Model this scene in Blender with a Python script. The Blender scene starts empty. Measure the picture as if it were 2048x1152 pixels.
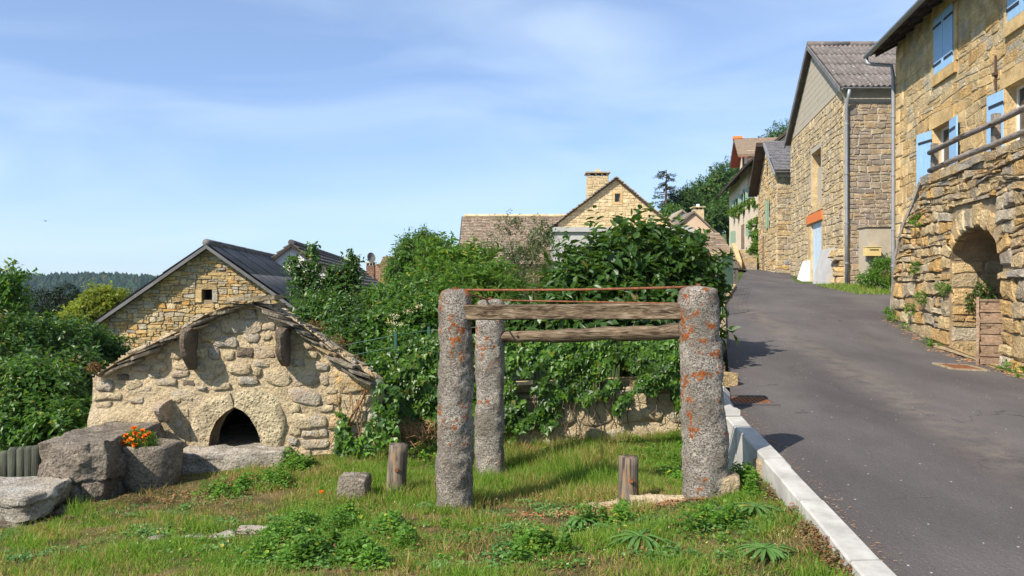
import bpy, math, random
import numpy as np
from mathutils import Vector, noise as mnoise
from mathutils.geometry import tessellate_polygon

# ---------------------------------------------------------------- camera, sky, sun, exposure
scene = bpy.context.scene
col = scene.collection
FPX, EYE = 1600.0, 1.92                     # focal length in photo pixels, eye height above the frame's foot
cam_data = bpy.data.cameras.new('camera')
cam = bpy.data.objects.new('camera', cam_data); col.objects.link(cam)
cam_data.sensor_width = 36.0
cam_data.lens = 36.0 * FPX / 2048.0
cam_data.clip_start = 0.05; cam_data.clip_end = 6000
cam.location = (0, 0, EYE)
cam.rotation_euler = (math.radians(90), 0, 0)
scene.camera = cam

SUN_EL, SUN_AZ = 42.0, 45.0                 # light travels SUN_AZ degrees to the right of straight ahead
world = bpy.data.worlds.new('World'); scene.world = world; world.use_nodes = True
wn = world.node_tree.nodes; wl = world.node_tree.links; wn.clear()
w_out = wn.new('ShaderNodeOutputWorld'); w_bg = wn.new('ShaderNodeBackground')
w_sky = wn.new('ShaderNodeTexSky'); w_sky.sky_type = 'NISHITA'; w_sky.sun_disc = False
w_sky.sun_elevation = math.radians(SUN_EL); w_sky.sun_rotation = math.radians(180 + SUN_AZ)
w_sky.altitude = 300; w_sky.air_density = 1.0; w_sky.dust_density = 0.3; w_sky.ozone_density = 5.0
w_bg.inputs['Strength'].default_value = 0.10
# thin cirrus: stretched noise on the direction vector, everywhere on the dome
w_tc = wn.new('ShaderNodeTexCoord'); w_map = wn.new('ShaderNodeMapping')
w_map.inputs['Scale'].default_value = (1.6, 1.0, 7.0); w_map.inputs['Rotation'].default_value = (0.0, 0.22, 0.3)
w_map.inputs['Location'].default_value = (3.1, 1.7, 0.35)
w_n = wn.new('ShaderNodeTexNoise'); w_n.inputs['Scale'].default_value = 1.5; w_n.inputs['Detail'].default_value = 7
w_n.inputs['Roughness'].default_value = 0.48; w_n.inputs['Distortion'].default_value = 0.7
w_r = wn.new('ShaderNodeMapRange'); w_r.inputs['From Min'].default_value = 0.36; w_r.inputs['From Max'].default_value = 0.85
w_r.inputs['To Min'].default_value = 0.22; w_r.inputs['To Max'].default_value = 0.85
w_mix = wn.new('ShaderNodeMix'); w_mix.data_type = 'RGBA'
w_mix.inputs['B'].default_value = (5.4, 6.6, 8.0, 1)
wl.new(w_tc.outputs['Generated'], w_map.inputs['Vector']); wl.new(w_map.outputs[0], w_n.inputs['Vector'])
wl.new(w_n.outputs['Fac'], w_r.inputs['Value']); wl.new(w_r.outputs[0], w_mix.inputs['Factor'])
w_tint = wn.new('ShaderNodeMix'); w_tint.data_type = 'RGBA'; w_tint.blend_type = 'MULTIPLY'; w_tint.inputs['Factor'].default_value = 1.0
w_tint.inputs['B'].default_value = (.90, 1.0, 1.17, 1)
wl.new(w_sky.outputs[0], w_tint.inputs['A']); wl.new(w_tint.outputs['Result'], w_mix.inputs['A']); wl.new(w_mix.outputs['Result'], w_bg.inputs['Color'])
wl.new(w_bg.outputs[0], w_out.inputs['Surface'])

sun_data = bpy.data.lights.new('sun', 'SUN'); sun = bpy.data.objects.new('sun', sun_data); col.objects.link(sun)
sun_data.energy = 5.0; sun_data.angle = math.radians(0.53); sun_data.color = (1.0, 0.92, 0.81)
sun.rotation_euler = (math.radians(90 - SUN_EL), 0, math.radians(-SUN_AZ)); sun.location = (-20, -25, 30)

vs = scene.view_settings
vs.view_transform = 'Standard'; vs.look = 'None'; vs.exposure = 0.58; vs.gamma = 1.0; vs.use_curve_mapping = False
scene.cycles.use_denoising = True
scene.cycles.max_bounces = 6; scene.cycles.diffuse_bounces = 3; scene.cycles.glossy_bounces = 2
scene.cycles.transparent_max_bounces = 4; scene.cycles.transmission_bounces = 3

# ---------------------------------------------------------------- helpers
rng = np.random.default_rng(7)
R = random.Random(11)
WL = {}                                     # world location of every object built

def P(px, py, Y):
    """point seen at photo pixel (px, py) at distance Y along the view"""
    return Vector(((px - 1024) / FPX * Y, Y, EYE - (py - 576) / FPX * Y))

def reg(o, world, parent):
    col.objects.link(o)
    world = Vector(world); WL[o.name] = world
    if parent is not None:
        o.parent = parent; o.location = world - WL[parent.name]
    else:
        o.location = world
    return o

def tag(o, label=None, cat=None, group=None, kind=None):
    if label: o['label'] = label
    if cat: o['category'] = cat
    if group: o['group'] = group
    if kind: o['kind'] = kind
    return o

def thing(name, loc, label, cat, group=None):
    o = bpy.data.objects.new(name, None); o.empty_display_size = 0.2
    reg(o, loc, None)
    return tag(o, label, cat, group)

def mk(name, V, F, mat, parent=None, smooth=False, origin=None, kind=None):
    """one mesh object from world-space vertices"""
    V = np.asarray(V, dtype=float).reshape(-1, 3)
    if origin is None:
        lo, hi = V.min(0), V.max(0); origin = Vector(((lo[0]+hi[0])/2, (lo[1]+hi[1])/2, (lo[2]+hi[2])/2))
    me = bpy.data.meshes.new(name)
    me.from_pydata((V - np.array(origin)).tolist(), [], [list(f) for f in F])
    if mat is not None: me.materials.append(mat)
    if smooth: me.polygons.foreach_set('use_smooth', [True] * len(me.polygons))
    o = bpy.data.objects.new(name, me); reg(o, origin, parent)
    if kind: o['kind'] = kind
    return o

def mkfast(name, V, F, mat, parent=None, smooth=False, kind=None, attr=None):
    """big mesh with faces of one size from arrays; attr = {name: per-vertex float}"""
    V = np.ascontiguousarray(V, dtype=np.float32).reshape(-1, 3); F = np.ascontiguousarray(F, dtype=np.int32)
    m, k = F.shape
    lo, hi = V.min(0), V.max(0); org = (lo + hi) / 2
    me = bpy.data.meshes.new(name)
    me.vertices.add(len(V)); me.vertices.foreach_set('co', (V - org).ravel())
    me.loops.add(m * k); me.loops.foreach_set('vertex_index', F.ravel())
    me.polygons.add(m); me.polygons.foreach_set('loop_start', np.arange(m, dtype=np.int32) * k)
    me.polygons.foreach_set('use_smooth', np.full(m, smooth))
    me.update(calc_edges=True)
    if attr:
        for an, av in attr.items():
            a = me.attributes.new(an, 'FLOAT', 'POINT'); a.data.foreach_set('value', np.asarray(av, dtype=np.float32))
    if mat is not None: me.materials.append(mat)
    o = bpy.data.objects.new(name, me); reg(o, Vector(org.tolist()), parent)
    if kind: o['kind'] = kind
    return o

class MB:
    """collects verts and faces of one part"""
    def __init__(s): s.V = []; s.F = []
    def add(s, V, F):
        b = len(s.V); s.V += [tuple(v) for v in V]; s.F += [tuple(i + b for i in f) for f in F]; return s
    def build(s, name, mat, parent=None, **k): return mk(name, s.V, s.F, mat, parent, **k)

BOXF = [(0,3,2,1),(4,5,6,7),(0,1,5,4),(1,2,6,5),(2,3,7,6),(3,0,4,7)]
def boxv(x0,x1,y0,y1,z0,z1):
    return [(x0,y0,z0),(x1,y0,z0),(x1,y1,z0),(x0,y1,z0),(x0,y0,z1),(x1,y0,z1),(x1,y1,z1),(x0,y1,z1)], BOXF

def tube(pts, radii, seg=8, cap=True, jit=0.0, rr=None):
    pts = [Vector(p) for p in pts]; n = len(pts); V = []; F = []
    prev = None
    for i in range(n):
        d = (pts[min(i+1,n-1)] - pts[max(i-1,0)]).normalized()
        a = Vector((0,0,1)) if abs(d.z) < 0.9 else Vector((1,0,0))
        if prev is not None: a = prev
        s = (a - d * a.dot(d)).normalized(); t = d.cross(s); prev = s
        for k in range(seg):
            an = 2*math.pi*k/seg; r = radii[i] * (1 + (jit * (rr or R).uniform(-1,1) if jit else 0))
            V.append(pts[i] + (s*math.cos(an) + t*math.sin(an)) * r)
    for i in range(n-1):
        for k in range(seg):
            F.append((i*seg+k, i*seg+(k+1)%seg, (i+1)*seg+(k+1)%seg, (i+1)*seg+k))
    if cap: F.append(tuple(range(seg-1,-1,-1))); F.append(tuple((n-1)*seg+k for k in range(seg)))
    return V, F

class Fr:
    """a wall frame: u along the wall, v = world height, d = out of the wall"""
    def __init__(s, x, y, ux, uy, flip=False):
        l = math.hypot(ux, uy); s.o = Vector((x,y,0)); s.u = Vector((ux/l,uy/l,0))
        s.n = Vector((s.u.y,-s.u.x,0)) * (-1 if flip else 1)
    def p(s, u, v, d=0.0): 
        q = s.o + s.u*u + s.n*d; return (q.x, q.y, v)
    def uY(s, px):
        r = (px-1024)/FPX
        return (r*s.o.y - s.o.x) / (s.u.x - r*s.u.y)
def fbox(fr, u0,u1,v0,v1,d0,d1):
    V = [fr.p(u0,v0,d0),fr.p(u1,v0,d0),fr.p(u1,v0,d1),fr.p(u0,v0,d1),fr.p(u0,v1,d0),fr.p(u1,v1,d0),fr.p(u1,v1,d1),fr.p(u0,v1,d1)]
    return V, BOXF

def panel(fr, outline, holes, mat, parent, name='wall', d=0.0, reveal=0.25):
    polys = [[Vector((a,b,0)) for a,b in outline]] + [[Vector((a,b,0)) for a,b in h] for h in holes]
    flat = [p for pl in polys for p in pl]
    F = [tuple(t) for t in tessellate_polygon(polys)]
    V = [fr.p(p.x,p.y,d) for p in flat]
    i = len(outline)
    for h in holes:
        n = len(h); b = len(V)
        V += [fr.p(a,c,d-reveal) for a,c in h]
        for k in range(n): F.append((i+k, i+(k+1)%n, b+(k+1)%n, b+k))
        i += n
    return mk(name, V, F, mat, parent)

def stone_mesh(fr, q, proud, rr, rnd=0.25, sink=0.03, rough=1.0, bev=.10):
    """one irregular block on a wall frame; q = 4 corners (u,v) anticlockwise"""
    q = [Vector((a,b)) for a,b in q]
    c = sum(q, Vector((0,0))) / 4
    w = min((q[1]-q[0]).length, (q[2]-q[1]).length); w = max(w, .02)
    pts = []
    for i in range(4):
        a, b, e = q[i-1], q[i], q[(i+1)%4]
        r1 = min(rnd*w*rr.uniform(.15,1.2), .42*(a-b).length); r2 = min(rnd*w*rr.uniform(.15,1.2), .42*(e-b).length)
        pts.append(b + (a-b).normalized()*r1); pts.append(b + (e-b).normalized()*r2)
        if i in (0,2): pts.append(b.lerp(e,rr.uniform(.4,.6)))
    j = w*.07*rough
    pts = [p + Vector((rr.uniform(-j,j), rr.uniform(-j,j))) for p in pts]
    n = len(pts); V = []; F = []
    sz_ = max((q[1]-q[0]).length,(q[2]-q[3]).length,.08); tu, tv = rr.uniform(-.3,.3)*rough*proud/sz_, rr.uniform(-.3,.3)*rough*proud/max(w,.08)
    for p in pts: V.append(fr.p(p.x,p.y,-sink))
    for p in pts: V.append(fr.p(p.x,p.y,proud*rr.uniform(.45,.7)))
    for p in pts:
        dl = (c-p); k = p + dl.normalized()*min(bev*w*rr.uniform(.5,1.6), dl.length*.6); V.append(fr.p(k.x,k.y,proud*(1+.12*rough*rr.uniform(-1,1))+(k.x-c.x)*tu+(k.y-c.y)*tv))
    V.append(fr.p(c.x+rr.uniform(-.15,.15)*w, c.y, proud*(1.04+.12*rough*rr.uniform(-1,1))))
    for r in range(2):
        for k in range(n): F.append((r*n+k, r*n+(k+1)%n, (r+1)*n+(k+1)%n, (r+1)*n+k))
    for k in range(n): F.append((2*n+k, 2*n+(k+1)%n, 3*n))
    return V, F

def cross_poly(poly, v):
    xs = []
    for i in range(len(poly)):
        (a,b),(c,d) = poly[i], poly[(i+1)%len(poly)]
        if (b <= v < d) or (d <= v < b): xs.append(a + (c-a)*(v-b)/(d-b))
    return sorted(xs)

def courses(outline, holes, hr, wr, rr, gap=0.015, split=0.2, wav=0.25, vrange=None):
    """lay uneven courses of stones inside outline (convex in u), around rectangular holes; returns quads"""
    v0 = min(b for a,b in outline); v1 = max(b for a,b in outline)
    if vrange: v0, v1 = max(v0,vrange[0]), min(v1,vrange[1])
    rows = [v0]
    while rows[-1] < v1 - hr[0]*.6: rows.append(min(v1, rows[-1] + rr.uniform(*hr)))
    rows[-1] = v1
    ph = [[rr.uniform(0,6.3) for _ in range(3)] for _ in rows]; hm = (hr[0]+hr[1])/2
    def wv(i,u):
        if i == 0 or i == len(rows)-1: return 0.0
        p = ph[i]; return wav*hm*(.5*math.sin(u*1.3/hm*.25+p[0]) + .5*math.sin(u*.55/hm+p[1]))
    out = []
    for i in range(len(rows)-1):
        a, b = rows[i], rows[i+1]; e = (b-a)*.04
        xa = cross_poly(outline, a+e); xb = cross_poly(outline, b-e)
        if len(xa) < 2: continue
        if len(xb) < 2: xb = [sum(xa)/2]*2
        L0,R0,L1,R1 = xa[0],xa[-1],xb[0],xb[-1]
        lo, hi = min(L0,L1), max(R0,R1)
        segs = [(lo,hi,a,b)]
        for (ha,hb,hc,hd) in holes:
            if hd <= a or hc >= b: continue
            ns = []
            for (s,t,c,d) in segs:
                if hb <= s or ha >= t: ns.append((s,t,c,d)); continue
                if ha > s: ns.append((s,ha,c,d))
                if hb < t: ns.append((hb,t,c,d))
                m0, m1 = max(s,ha), min(t,hb)
                if hc - c > .35*(b-a): ns.append((m0,m1,c,hc))
                if d - hd > .35*(b-a): ns.append((m0,m1,hd,d))
            segs = ns
        for (s,t,c,d) in segs:
            u = s
            while t-u > wr[0]*.3:
                w = rr.uniform(*wr)*(1 if (d-c) > .6*hm else .8)
                if t-u-w < wr[0]*.55: w = t-u
                cells = [(u,u+w,0,1)]
                if rr.random() < split and d-c > .7*hm:
                    k = rr.uniform(.38,.62)
                    cells = [(u,u+w,0,k)] + ([(u,u+w,k,1)] if rr.random() < .5 else [(u,u+w*.5,k,1),(u+w*.5,u+w,k,1)])
                for (p,q_,k0,k1) in cells:
                    def pt(x,k):
                        full_c = c + (wv(i,x) if abs(c-a) < 1e-6 else 0); full_d = d + (wv(i+1,x) if abs(d-b) < 1e-6 else 0)
                        y = full_c + (full_d-full_c)*k
                        f = min(1,max(0,(y-a)/(b-a))); l = L0+(L1-L0)*f; r = R0+(R1-R0)*f
                        return (min(max(x,l),r), y)
                    g = gap/2
                    quad = [pt(p+g,k0), pt(q_-g,k0), pt(q_-g,k1), pt(p+g,k1)]
                    quad = [(x, y + (g if j < 2 else -g)) for j,(x,y) in enumerate(quad)]
                    tl = quad[2][0]-quad[3][0]; bl = quad[1][0]-quad[0][0]
                    if max(tl,bl) < wr[0]*.3 or quad[3][1]-quad[0][1] < .02: continue
                    if min(tl,bl) < .01:
                        quad = [(x,y) for x,y in quad]
                    jx = .06*(q_-p)
                    quad = [(x+rr.uniform(-jx,jx)*.5, y+rr.uniform(-.04,.04)*(d-c)) for x,y in quad]
                    out.append(quad)
                u += w
    return out

def lay(fr, quads, mats, parent, rr, proud=(.02,.04), limit=300, name='stone', rnd=.25, key=None, rough=1.0, smooth=False, bev=.10):
    """stones as parts; those past the limit joined into one part"""
    if key: quads = sorted(quads, key=key)
    rest = MB(); n = 0
    for q in quads:
        V,F = stone_mesh(fr, q, rr.uniform(*proud), rr, rnd, rough=rough, bev=bev)
        if n < limit: mk(name, V, F, rr.choice(mats), parent, smooth=smooth); n += 1
        else: rest.add(V,F)
    if rest.V:
        rest.build('stonework', mats[0], parent, smooth=smooth, kind='stuff')

def plate(pts, th, nrm):
    pts = [Vector(p) for p in pts]; nrm = Vector(nrm).normalized()*th; n = len(pts)
    V = pts + [p - nrm for p in pts]
    F = [tuple(range(n)), tuple(range(2*n-1,n-1,-1))] + [(i,(i+1)%n,n+(i+1)%n,n+i) for i in range(n)]
    return V, F

def tps(pts):
    p = np.array(pts, float); xy = p[:,:2]; n = len(p)
    def U(d2): return np.where(d2 > 0, d2*np.log(np.maximum(d2,1e-12))*.5, 0)
    D = ((xy[:,None]-xy[None])**2).sum(-1); K = U(D) + np.eye(n)*.02
    A = np.zeros((n+3,n+3)); A[:n,:n] = K; A[:n,n] = 1; A[:n,n+1:] = xy; A[n,:n] = 1; A[n+1:,:n] = xy.T
    s = np.linalg.solve(A, np.concatenate([p[:,2],[0,0,0]]))
    def f(x, y):
        x = np.asarray(x,float); y = np.asarray(y,float); sh = x.shape
        q = np.stack([x.ravel(),y.ravel()],1); r = s[n] + q@s[n+1:]
        for i in range(n): r = r + s[i]*U(((q-xy[i])**2).sum(1))
        return r.reshape(sh)
    return f

def wob(x, y, s=1.0, seed=0.0):
    """cheap smooth 2-D noise in -1..1 from sines"""
    return (np.sin(x*1.7*s+seed+1.3*np.sin(y*1.1*s+seed)) + np.sin(y*2.3*s+2.1*seed+1.1*np.sin(x*1.9*s-seed)) + .6*np.sin((x+y)*4.1*s+seed*3) + .5*np.sin((x-y*1.3)*6.3*s+seed*5))/3.1

# ---------------------------------------------------------------- materials
class NM:
    def __init__(s, name):
        s.m = bpy.data.materials.new(name); s.m.use_nodes = True; s.t = s.m.node_tree; s.t.nodes.clear()
        s.out = s.n('ShaderNodeOutputMaterial')
    def n(s, ty, **k):
        nd = s.t.nodes.new(ty)
        for a, b in k.items():
            if hasattr(nd, a): setattr(nd, a, b)
        return nd
    def l(s, a, b): s.t.links.new(a, b)
    def setin(s, sock, v):
        if isinstance(v, bpy.types.NodeSocket): s.l(v, sock)
        else: sock.default_value = v
    def geo(s):
        if not hasattr(s,'_g'): s._g = s.n('ShaderNodeNewGeometry')
        return s._g
    def pos(s, scale=(1,1,1)):
        if scale == (1,1,1): return s.geo().outputs['Position']
        m = s.n('ShaderNodeVectorMath'); m.operation = 'MULTIPLY'; s.l(s.geo().outputs['Position'], m.inputs[0]); m.inputs[1].default_value = scale
        return m.outputs[0]
    def math(s, op, a, b=0.0, c=None):
        m = s.n('ShaderNodeMath'); m.operation = op; s.setin(m.inputs[0], a); s.setin(m.inputs[1], b)
        if c is not None: s.setin(m.inputs[2], c)
        return m.outputs[0]
    def rnd(s):
        oi = s.n('ShaderNodeObjectInfo')
        a = s.math('MULTIPLY_ADD', oi.outputs['Random'], 7.31, s.geo().outputs['Random Per Island'])
        return s.math('FRACT', a)
    def noise(s, scale, detail=4, rough=.55, vec=None, dist=0.0):
        n = s.n('ShaderNodeTexNoise'); n.inputs['Scale'].default_value = scale; n.inputs['Detail'].default_value = detail
        n.inputs['Roughness'].default_value = rough; n.inputs['Distortion'].default_value = dist
        s.l(vec if vec is not None else s.pos(), n.inputs['Vector']); return n.outputs['Fac']
    def voro(s, scale, vec=None, feature='F1', out='Distance'):
        n = s.n('ShaderNodeTexVoronoi'); n.feature = feature; n.inputs['Scale'].default_value = scale
        s.l(vec if vec is not None else s.pos(), n.inputs['Vector']); return n.outputs[out]
    def ramp(s, fac, stops, interp='LINEAR'):
        r = s.n('ShaderNodeValToRGB'); cr = r.color_ramp; cr.interpolation = interp
        while len(cr.elements) < len(stops): cr.elements.new(.5)
        for e,(p,c) in zip(cr.elements, stops):
            e.position = p; e.color = (c[0],c[1],c[2],1) if not isinstance(c,(int,float)) else (c,c,c,1)
        s.l(fac, r.inputs['Fac']); return r.outputs['Color']
    def rng(s, v, a, b, c, d):
        m = s.n('ShaderNodeMapRange'); s.setin(m.inputs['Value'], v)
        for k,x in zip(('From Min','From Max','To Min','To Max'),(a,b,c,d)): m.inputs[k].default_value = x
        return m.outputs[0]
    def mix(s, fac, a, b, mode='MIX'):
        m = s.n('ShaderNodeMix'); m.data_type = 'RGBA'; m.blend_type = mode
        s.setin(m.inputs['Factor'], fac)
        for k,v in (('A',a),('B',b)):
            if isinstance(v, bpy.types.NodeSocket): s.l(v, m.inputs[k])
            else: m.inputs[k].default_value = (v[0],v[1],v[2],1)
        return m.outputs['Result']
    def bump(s, h, strength=.5, dist=.02, nrm=None):
        b = s.n('ShaderNodeBump'); b.inputs['Strength'].default_value = strength; b.inputs['Distance'].default_value = dist
        s.l(h, b.inputs['Height'])
        if nrm is not None: s.l(nrm, b.inputs['Normal'])
        return b.outputs['Normal']
    def done(s, colr, rough=.85, nrm=None, spec=.3, metal=0.0):
        b = s.n('ShaderNodeBsdfPrincipled'); s.setin(b.inputs['Base Color'], (*colr,1) if isinstance(colr,tuple) and len(colr)==3 else colr)
        s.setin(b.inputs['Roughness'], rough); b.inputs['Specular IOR Level'].default_value = spec; b.inputs['Metallic'].default_value = metal
        if nrm is not None: s.l(nrm, b.inputs['Normal'])
        s.l(b.outputs[0], s.out.inputs['Surface']); s.b = b; return s.m

def grey_mul(N, fac_sock, lo, hi):
    return N.ramp(N.rng(fac_sock,.3,.7,0,1), [(0,lo),(1,hi)])

def stone_mat(name, cols, big=5., fine=45., bump=.6, bdist=.02, lichen=None, lich=(.62,.68), lscale=7., pits=0.0, dirt=None, spread=.3, drange=(.5,.75,.75)):
    N = NM(name); k = len(cols)
    c = N.ramp(N.rnd(), [(i/max(1,k-1), x) for i,x in enumerate(cols)])
    n1 = N.noise(big,5); n2 = N.noise(fine,5,.65)
    c = N.mix(1.0, c, grey_mul(N, n1, 1-spread, 1+spread), 'MULTIPLY')
    c = N.mix(1.0, c, grey_mul(N, n2, .80, 1.42), 'MULTIPLY')
    if dirt: c = N.mix(N.rng(N.noise(2.2 if drange[0] == .5 else 8.,6,.6),drange[0],drange[1],0,drange[2]), c, dirt)
    if lichen: c = N.mix(N.rng(N.noise(lscale,6,.62), lich[0], lich[1], 0, 1), c, lichen)
    h = N.math('MULTIPLY_ADD', n1, .6, N.math('MULTIPLY_ADD', N.noise(max(fine*.35,9),4,.6), .9, n2))
    if pits:
        v = N.voro(26.); h = N.math('MULTIPLY_ADD', N.rng(v,0,.45,0,1), pits, h)
        c = N.mix(1.0, c, N.ramp(N.rng(v,.05,.4,0,1), [(0,.6),(1,1.05)]), 'MULTIPLY')
    return N.done(c, .92, N.bump(h, bump, bdist), .15)

def plain(name, colr, rough=.6, metal=0.0, spec=.4, var=.12, scale=8., bump=.1, bdist=.01):
    N = NM(name); n1 = N.noise(scale,6,.6)
    c = N.mix(1.0, colr, grey_mul(N, n1, 1-var, 1+var), 'MULTIPLY')
    return N.done(c, rough, N.bump(N.noise(scale*5,4), bump, bdist), spec, metal)

def leaf_mat(name, cols, rough=.5, trans=.3, spec=.35, tcol=(.25,.42,.04), big=1.3, vary=.35):
    N = NM(name); k = len(cols)
    c = N.ramp(N.rnd(), [(.955*i/max(1,k-1), x) for i,x in enumerate(cols)] + [(.985, (cols[-1][0]*2.6+.03, cols[-1][1]*1.35, cols[-1][2]))])
    c = N.mix(1.0, c, grey_mul(N, N.noise(big,3), 1-vary, 1+vary), 'MULTIPLY')
    b = N.n('ShaderNodeBsdfPrincipled'); N.l(c, b.inputs['Base Color']); b.inputs['Roughness'].default_value = rough
    b.inputs['Specular IOR Level'].default_value = spec
    t = N.n('ShaderNodeBsdfTranslucent'); t.inputs['Color'].default_value = (*tcol,1)
    m = N.n('ShaderNodeMixShader'); m.inputs[0].default_value = trans
    N.l(b.outputs[0], m.inputs[1]); N.l(t.outputs[0], m.inputs[2]); N.l(m.outputs[0], N.out.inputs['Surface'])
    return N.m

M = {}
GOLD = [(.46,.335,.17),(.50,.375,.20),(.47,.36,.205),(.41,.355,.265),(.52,.41,.24),(.50,.32,.13),(.45,.34,.19)]
M['gold'] = stone_mat('golden_limestone', GOLD, 3.0, 26, 1.0, .06)
M['gold2'] = stone_mat('orange_limestone', [(.46,.31,.14),(.48,.30,.11),(.44,.33,.18),(.40,.29,.15)], 3.5, 28, 1.0, .06)
M['rubble'] = stone_mat('warm_rubble', [(.42,.32,.18),(.36,.30,.21),(.45,.33,.18),(.34,.31,.26),(.44,.28,.12),(.48,.40,.26)], 5, 30, 1.0, .06, dirt=(.22,.19,.15))
M['ashlar'] = stone_mat('dressed_limestone', [(.48,.34,.17),(.45,.31,.14),(.49,.37,.20)], 2.5, 30, .35, .012)
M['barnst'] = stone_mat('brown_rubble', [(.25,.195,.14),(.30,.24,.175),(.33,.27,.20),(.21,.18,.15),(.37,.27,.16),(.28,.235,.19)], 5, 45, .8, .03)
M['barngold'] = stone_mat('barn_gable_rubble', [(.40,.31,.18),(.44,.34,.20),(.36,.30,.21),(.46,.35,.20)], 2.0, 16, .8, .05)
M['pale'] = stone_mat('pale_gable_stone', [(.52,.41,.24),(.49,.38,.21),(.55,.44,.27),(.46,.35,.20)], 4, 30, .5, .03)
M['lefthouse'] = stone_mat('ochre_dry_stone', [(.45,.32,.14),(.40,.30,.16),(.36,.32,.25),(.48,.34,.15),(.47,.27,.09),(.51,.40,.23)], 5, 40, .8, .03)
M['mortar_gold'] = stone_mat('sandy_mortar', [(.48,.36,.19),(.49,.365,.195)], 3, 30, .8, .03, dirt=(.38,.31,.20))
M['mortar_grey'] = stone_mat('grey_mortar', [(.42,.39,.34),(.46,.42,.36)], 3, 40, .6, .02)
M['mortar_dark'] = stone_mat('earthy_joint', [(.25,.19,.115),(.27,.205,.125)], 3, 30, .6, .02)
M['oven_mortar'] = stone_mat('oven_lime_mortar', [(.49,.385,.235),(.49,.385,.235)], 2.2, 30, 1.0, .05, dirt=(.40,.34,.265))
OV = dict(bump=1.0, bdist=.035, pits=.2, dirt=(.49,.385,.245), drange=(.40,.60,.9))
M['ov0'] = stone_mat('oven_grey_stone', [(.35,.315,.25),(.38,.335,.265),(.31,.28,.23)], 9, 48, lichen=(.42,.27,.10), lich=(.64,.70), **OV)
M['ov1'] = stone_mat('oven_cream_stone', [(.45,.37,.225),(.47,.385,.24),(.42,.345,.22)], 9, 48, **OV)
M['ov2'] = stone_mat('oven_mauve_stone', [(.37,.285,.215),(.39,.305,.235),(.35,.275,.215)], 9, 48, lichen=(.42,.37,.28), lich=(.55,.65), **OV)
M['ov3'] = stone_mat('oven_orange_stone', [(.48,.31,.13),(.47,.33,.16)], 9, 48, **OV)
M['ov4'] = stone_mat('oven_soot_shade_stone', [(.15,.115,.085),(.19,.145,.105)], 9, 50, 1., .04)  # soot in the chamber, painted shade on the corbels
M['tufa'] = stone_mat('oven_tufa_arch', [(.48,.40,.25),(.45,.37,.235)], 6, 26, 1.0, .07, pits=.35)
M['ledge'] = stone_mat('weathered_ledge', [(.29,.255,.205),(.32,.28,.225)], 5, 45, 1.0, .03, lichen=(.44,.42,.37), lich=(.54,.64), pits=.2)
M['greyrock'] = stone_mat('lichened_grey_rock', [(.185,.155,.12),(.22,.185,.145)], 5, 40, 1.0, .04, lichen=(.40,.345,.26), lich=(.57,.67), pits=.2, dirt=(.085,.066,.042))
M['lauze'] = stone_mat('stone_slate', [(.20,.165,.125),(.26,.21,.15),(.16,.135,.105),(.32,.27,.19),(.36,.26,.14)], 6, 40, .8, .03, lichen=(.40,.37,.30), lich=(.58,.68))
M['granite'] = None
N = NM('lichened_granite')
v1 = N.voro(105., out='Color', feature='F1'); sp = N.n('ShaderNodeSeparateColor'); N.l(v1, sp.inputs[0])
c = N.ramp(sp.outputs[0], [(0,(.13,.11,.09)),(.25,(.30,.265,.22)),(.55,(.425,.375,.315)),(.85,(.54,.485,.41)),(1,(.65,.59,.50))])
c = N.mix(1.0, c, grey_mul(N, N.noise(5,5), .68, 1.15), 'MULTIPLY')
c = N.mix(N.rng(N.noise(3.1,6,.65),.48,.62,0,.6), c, (.17,.145,.11))
lz = N.n('ShaderNodeSeparateXYZ'); N.l(N.geo().outputs['Position'], lz.inputs[0])
nn = N.math('MULTIPLY_ADD', N.noise(11,6,.7), .7, N.math('MULTIPLY', N.noise(2.4,3), .3)); lim = N.rng(lz.outputs['Z'], -.2, 2.0, -.035, .055)
c = N.mix(N.rng(N.math('ADD', nn, lim), .575,.600,0,.95), c, N.ramp(N.noise(60,3), [(.35,(.26,.07,.018)),(.65,(.50,.15,.03))]))
h = N.math('MULTIPLY_ADD', N.noise(22,5,.65), 1.6, N.noise(70,4,.75))
M['granite'] = N.done(c, .93, N.bump(h,1.0,.035), .12)

def wood_mat(name, cols, ax=(1,1,1), scale=30., bump=.7):
    N = NM(name); v = N.pos(ax); g = N.noise(scale,6,.65,v,.6); k = len(cols)
    c = N.ramp(N.rng(g,.36,.64,0,1), [(i/max(1,k-1),x) for i,x in enumerate(cols)])
    c = N.mix(N.rng(N.noise(scale*.35,3,.5,v,.3),.60,.66,0,.8), c, (.025,.017,.011))
    c = N.mix(1.0, c, grey_mul(N, N.noise(3.,4), .75,1.2), 'MULTIPLY')
    return N.done(c, .85, N.bump(g,bump,.015), .2)
M['beam'] = wood_mat('weathered_beam', [(.045,.028,.016),(.115,.078,.046),(.18,.13,.08),(.27,.215,.15)], (.06,1,1), 46, 1.)
M['post'] = wood_mat('old_post_wood', [(.05,.04,.03),(.13,.105,.08),(.20,.165,.13),(.30,.16,.06)], (1,1,.06), 34)
M['stepwood'] = wood_mat('grey_brown_boards', [(.17,.11,.07),(.25,.17,.11),(.31,.22,.15)], (.15,1,1), 30)
M['railwood'] = wood_mat('grey_rail_wood', [(.15,.125,.105),(.24,.205,.175),(.30,.26,.22)], (1,.06,1), 40)
M['soffit'] = wood_mat('dark_eave_wood', [(.05,.035,.027),(.085,.062,.048)], (1,.1,1), 20)
M['stake'] = wood_mat('green_grey_stake', [(.055,.06,.042),(.10,.105,.075)], (1,1,.08), 40)
M['wiron'] = plain('old_wall_iron', (.10,.055,.035), .85, .2)
M['rust'] = plain('rusted_iron', (.22,.085,.035), .85, .2, var=.5, scale=25, bump=.5)
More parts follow.
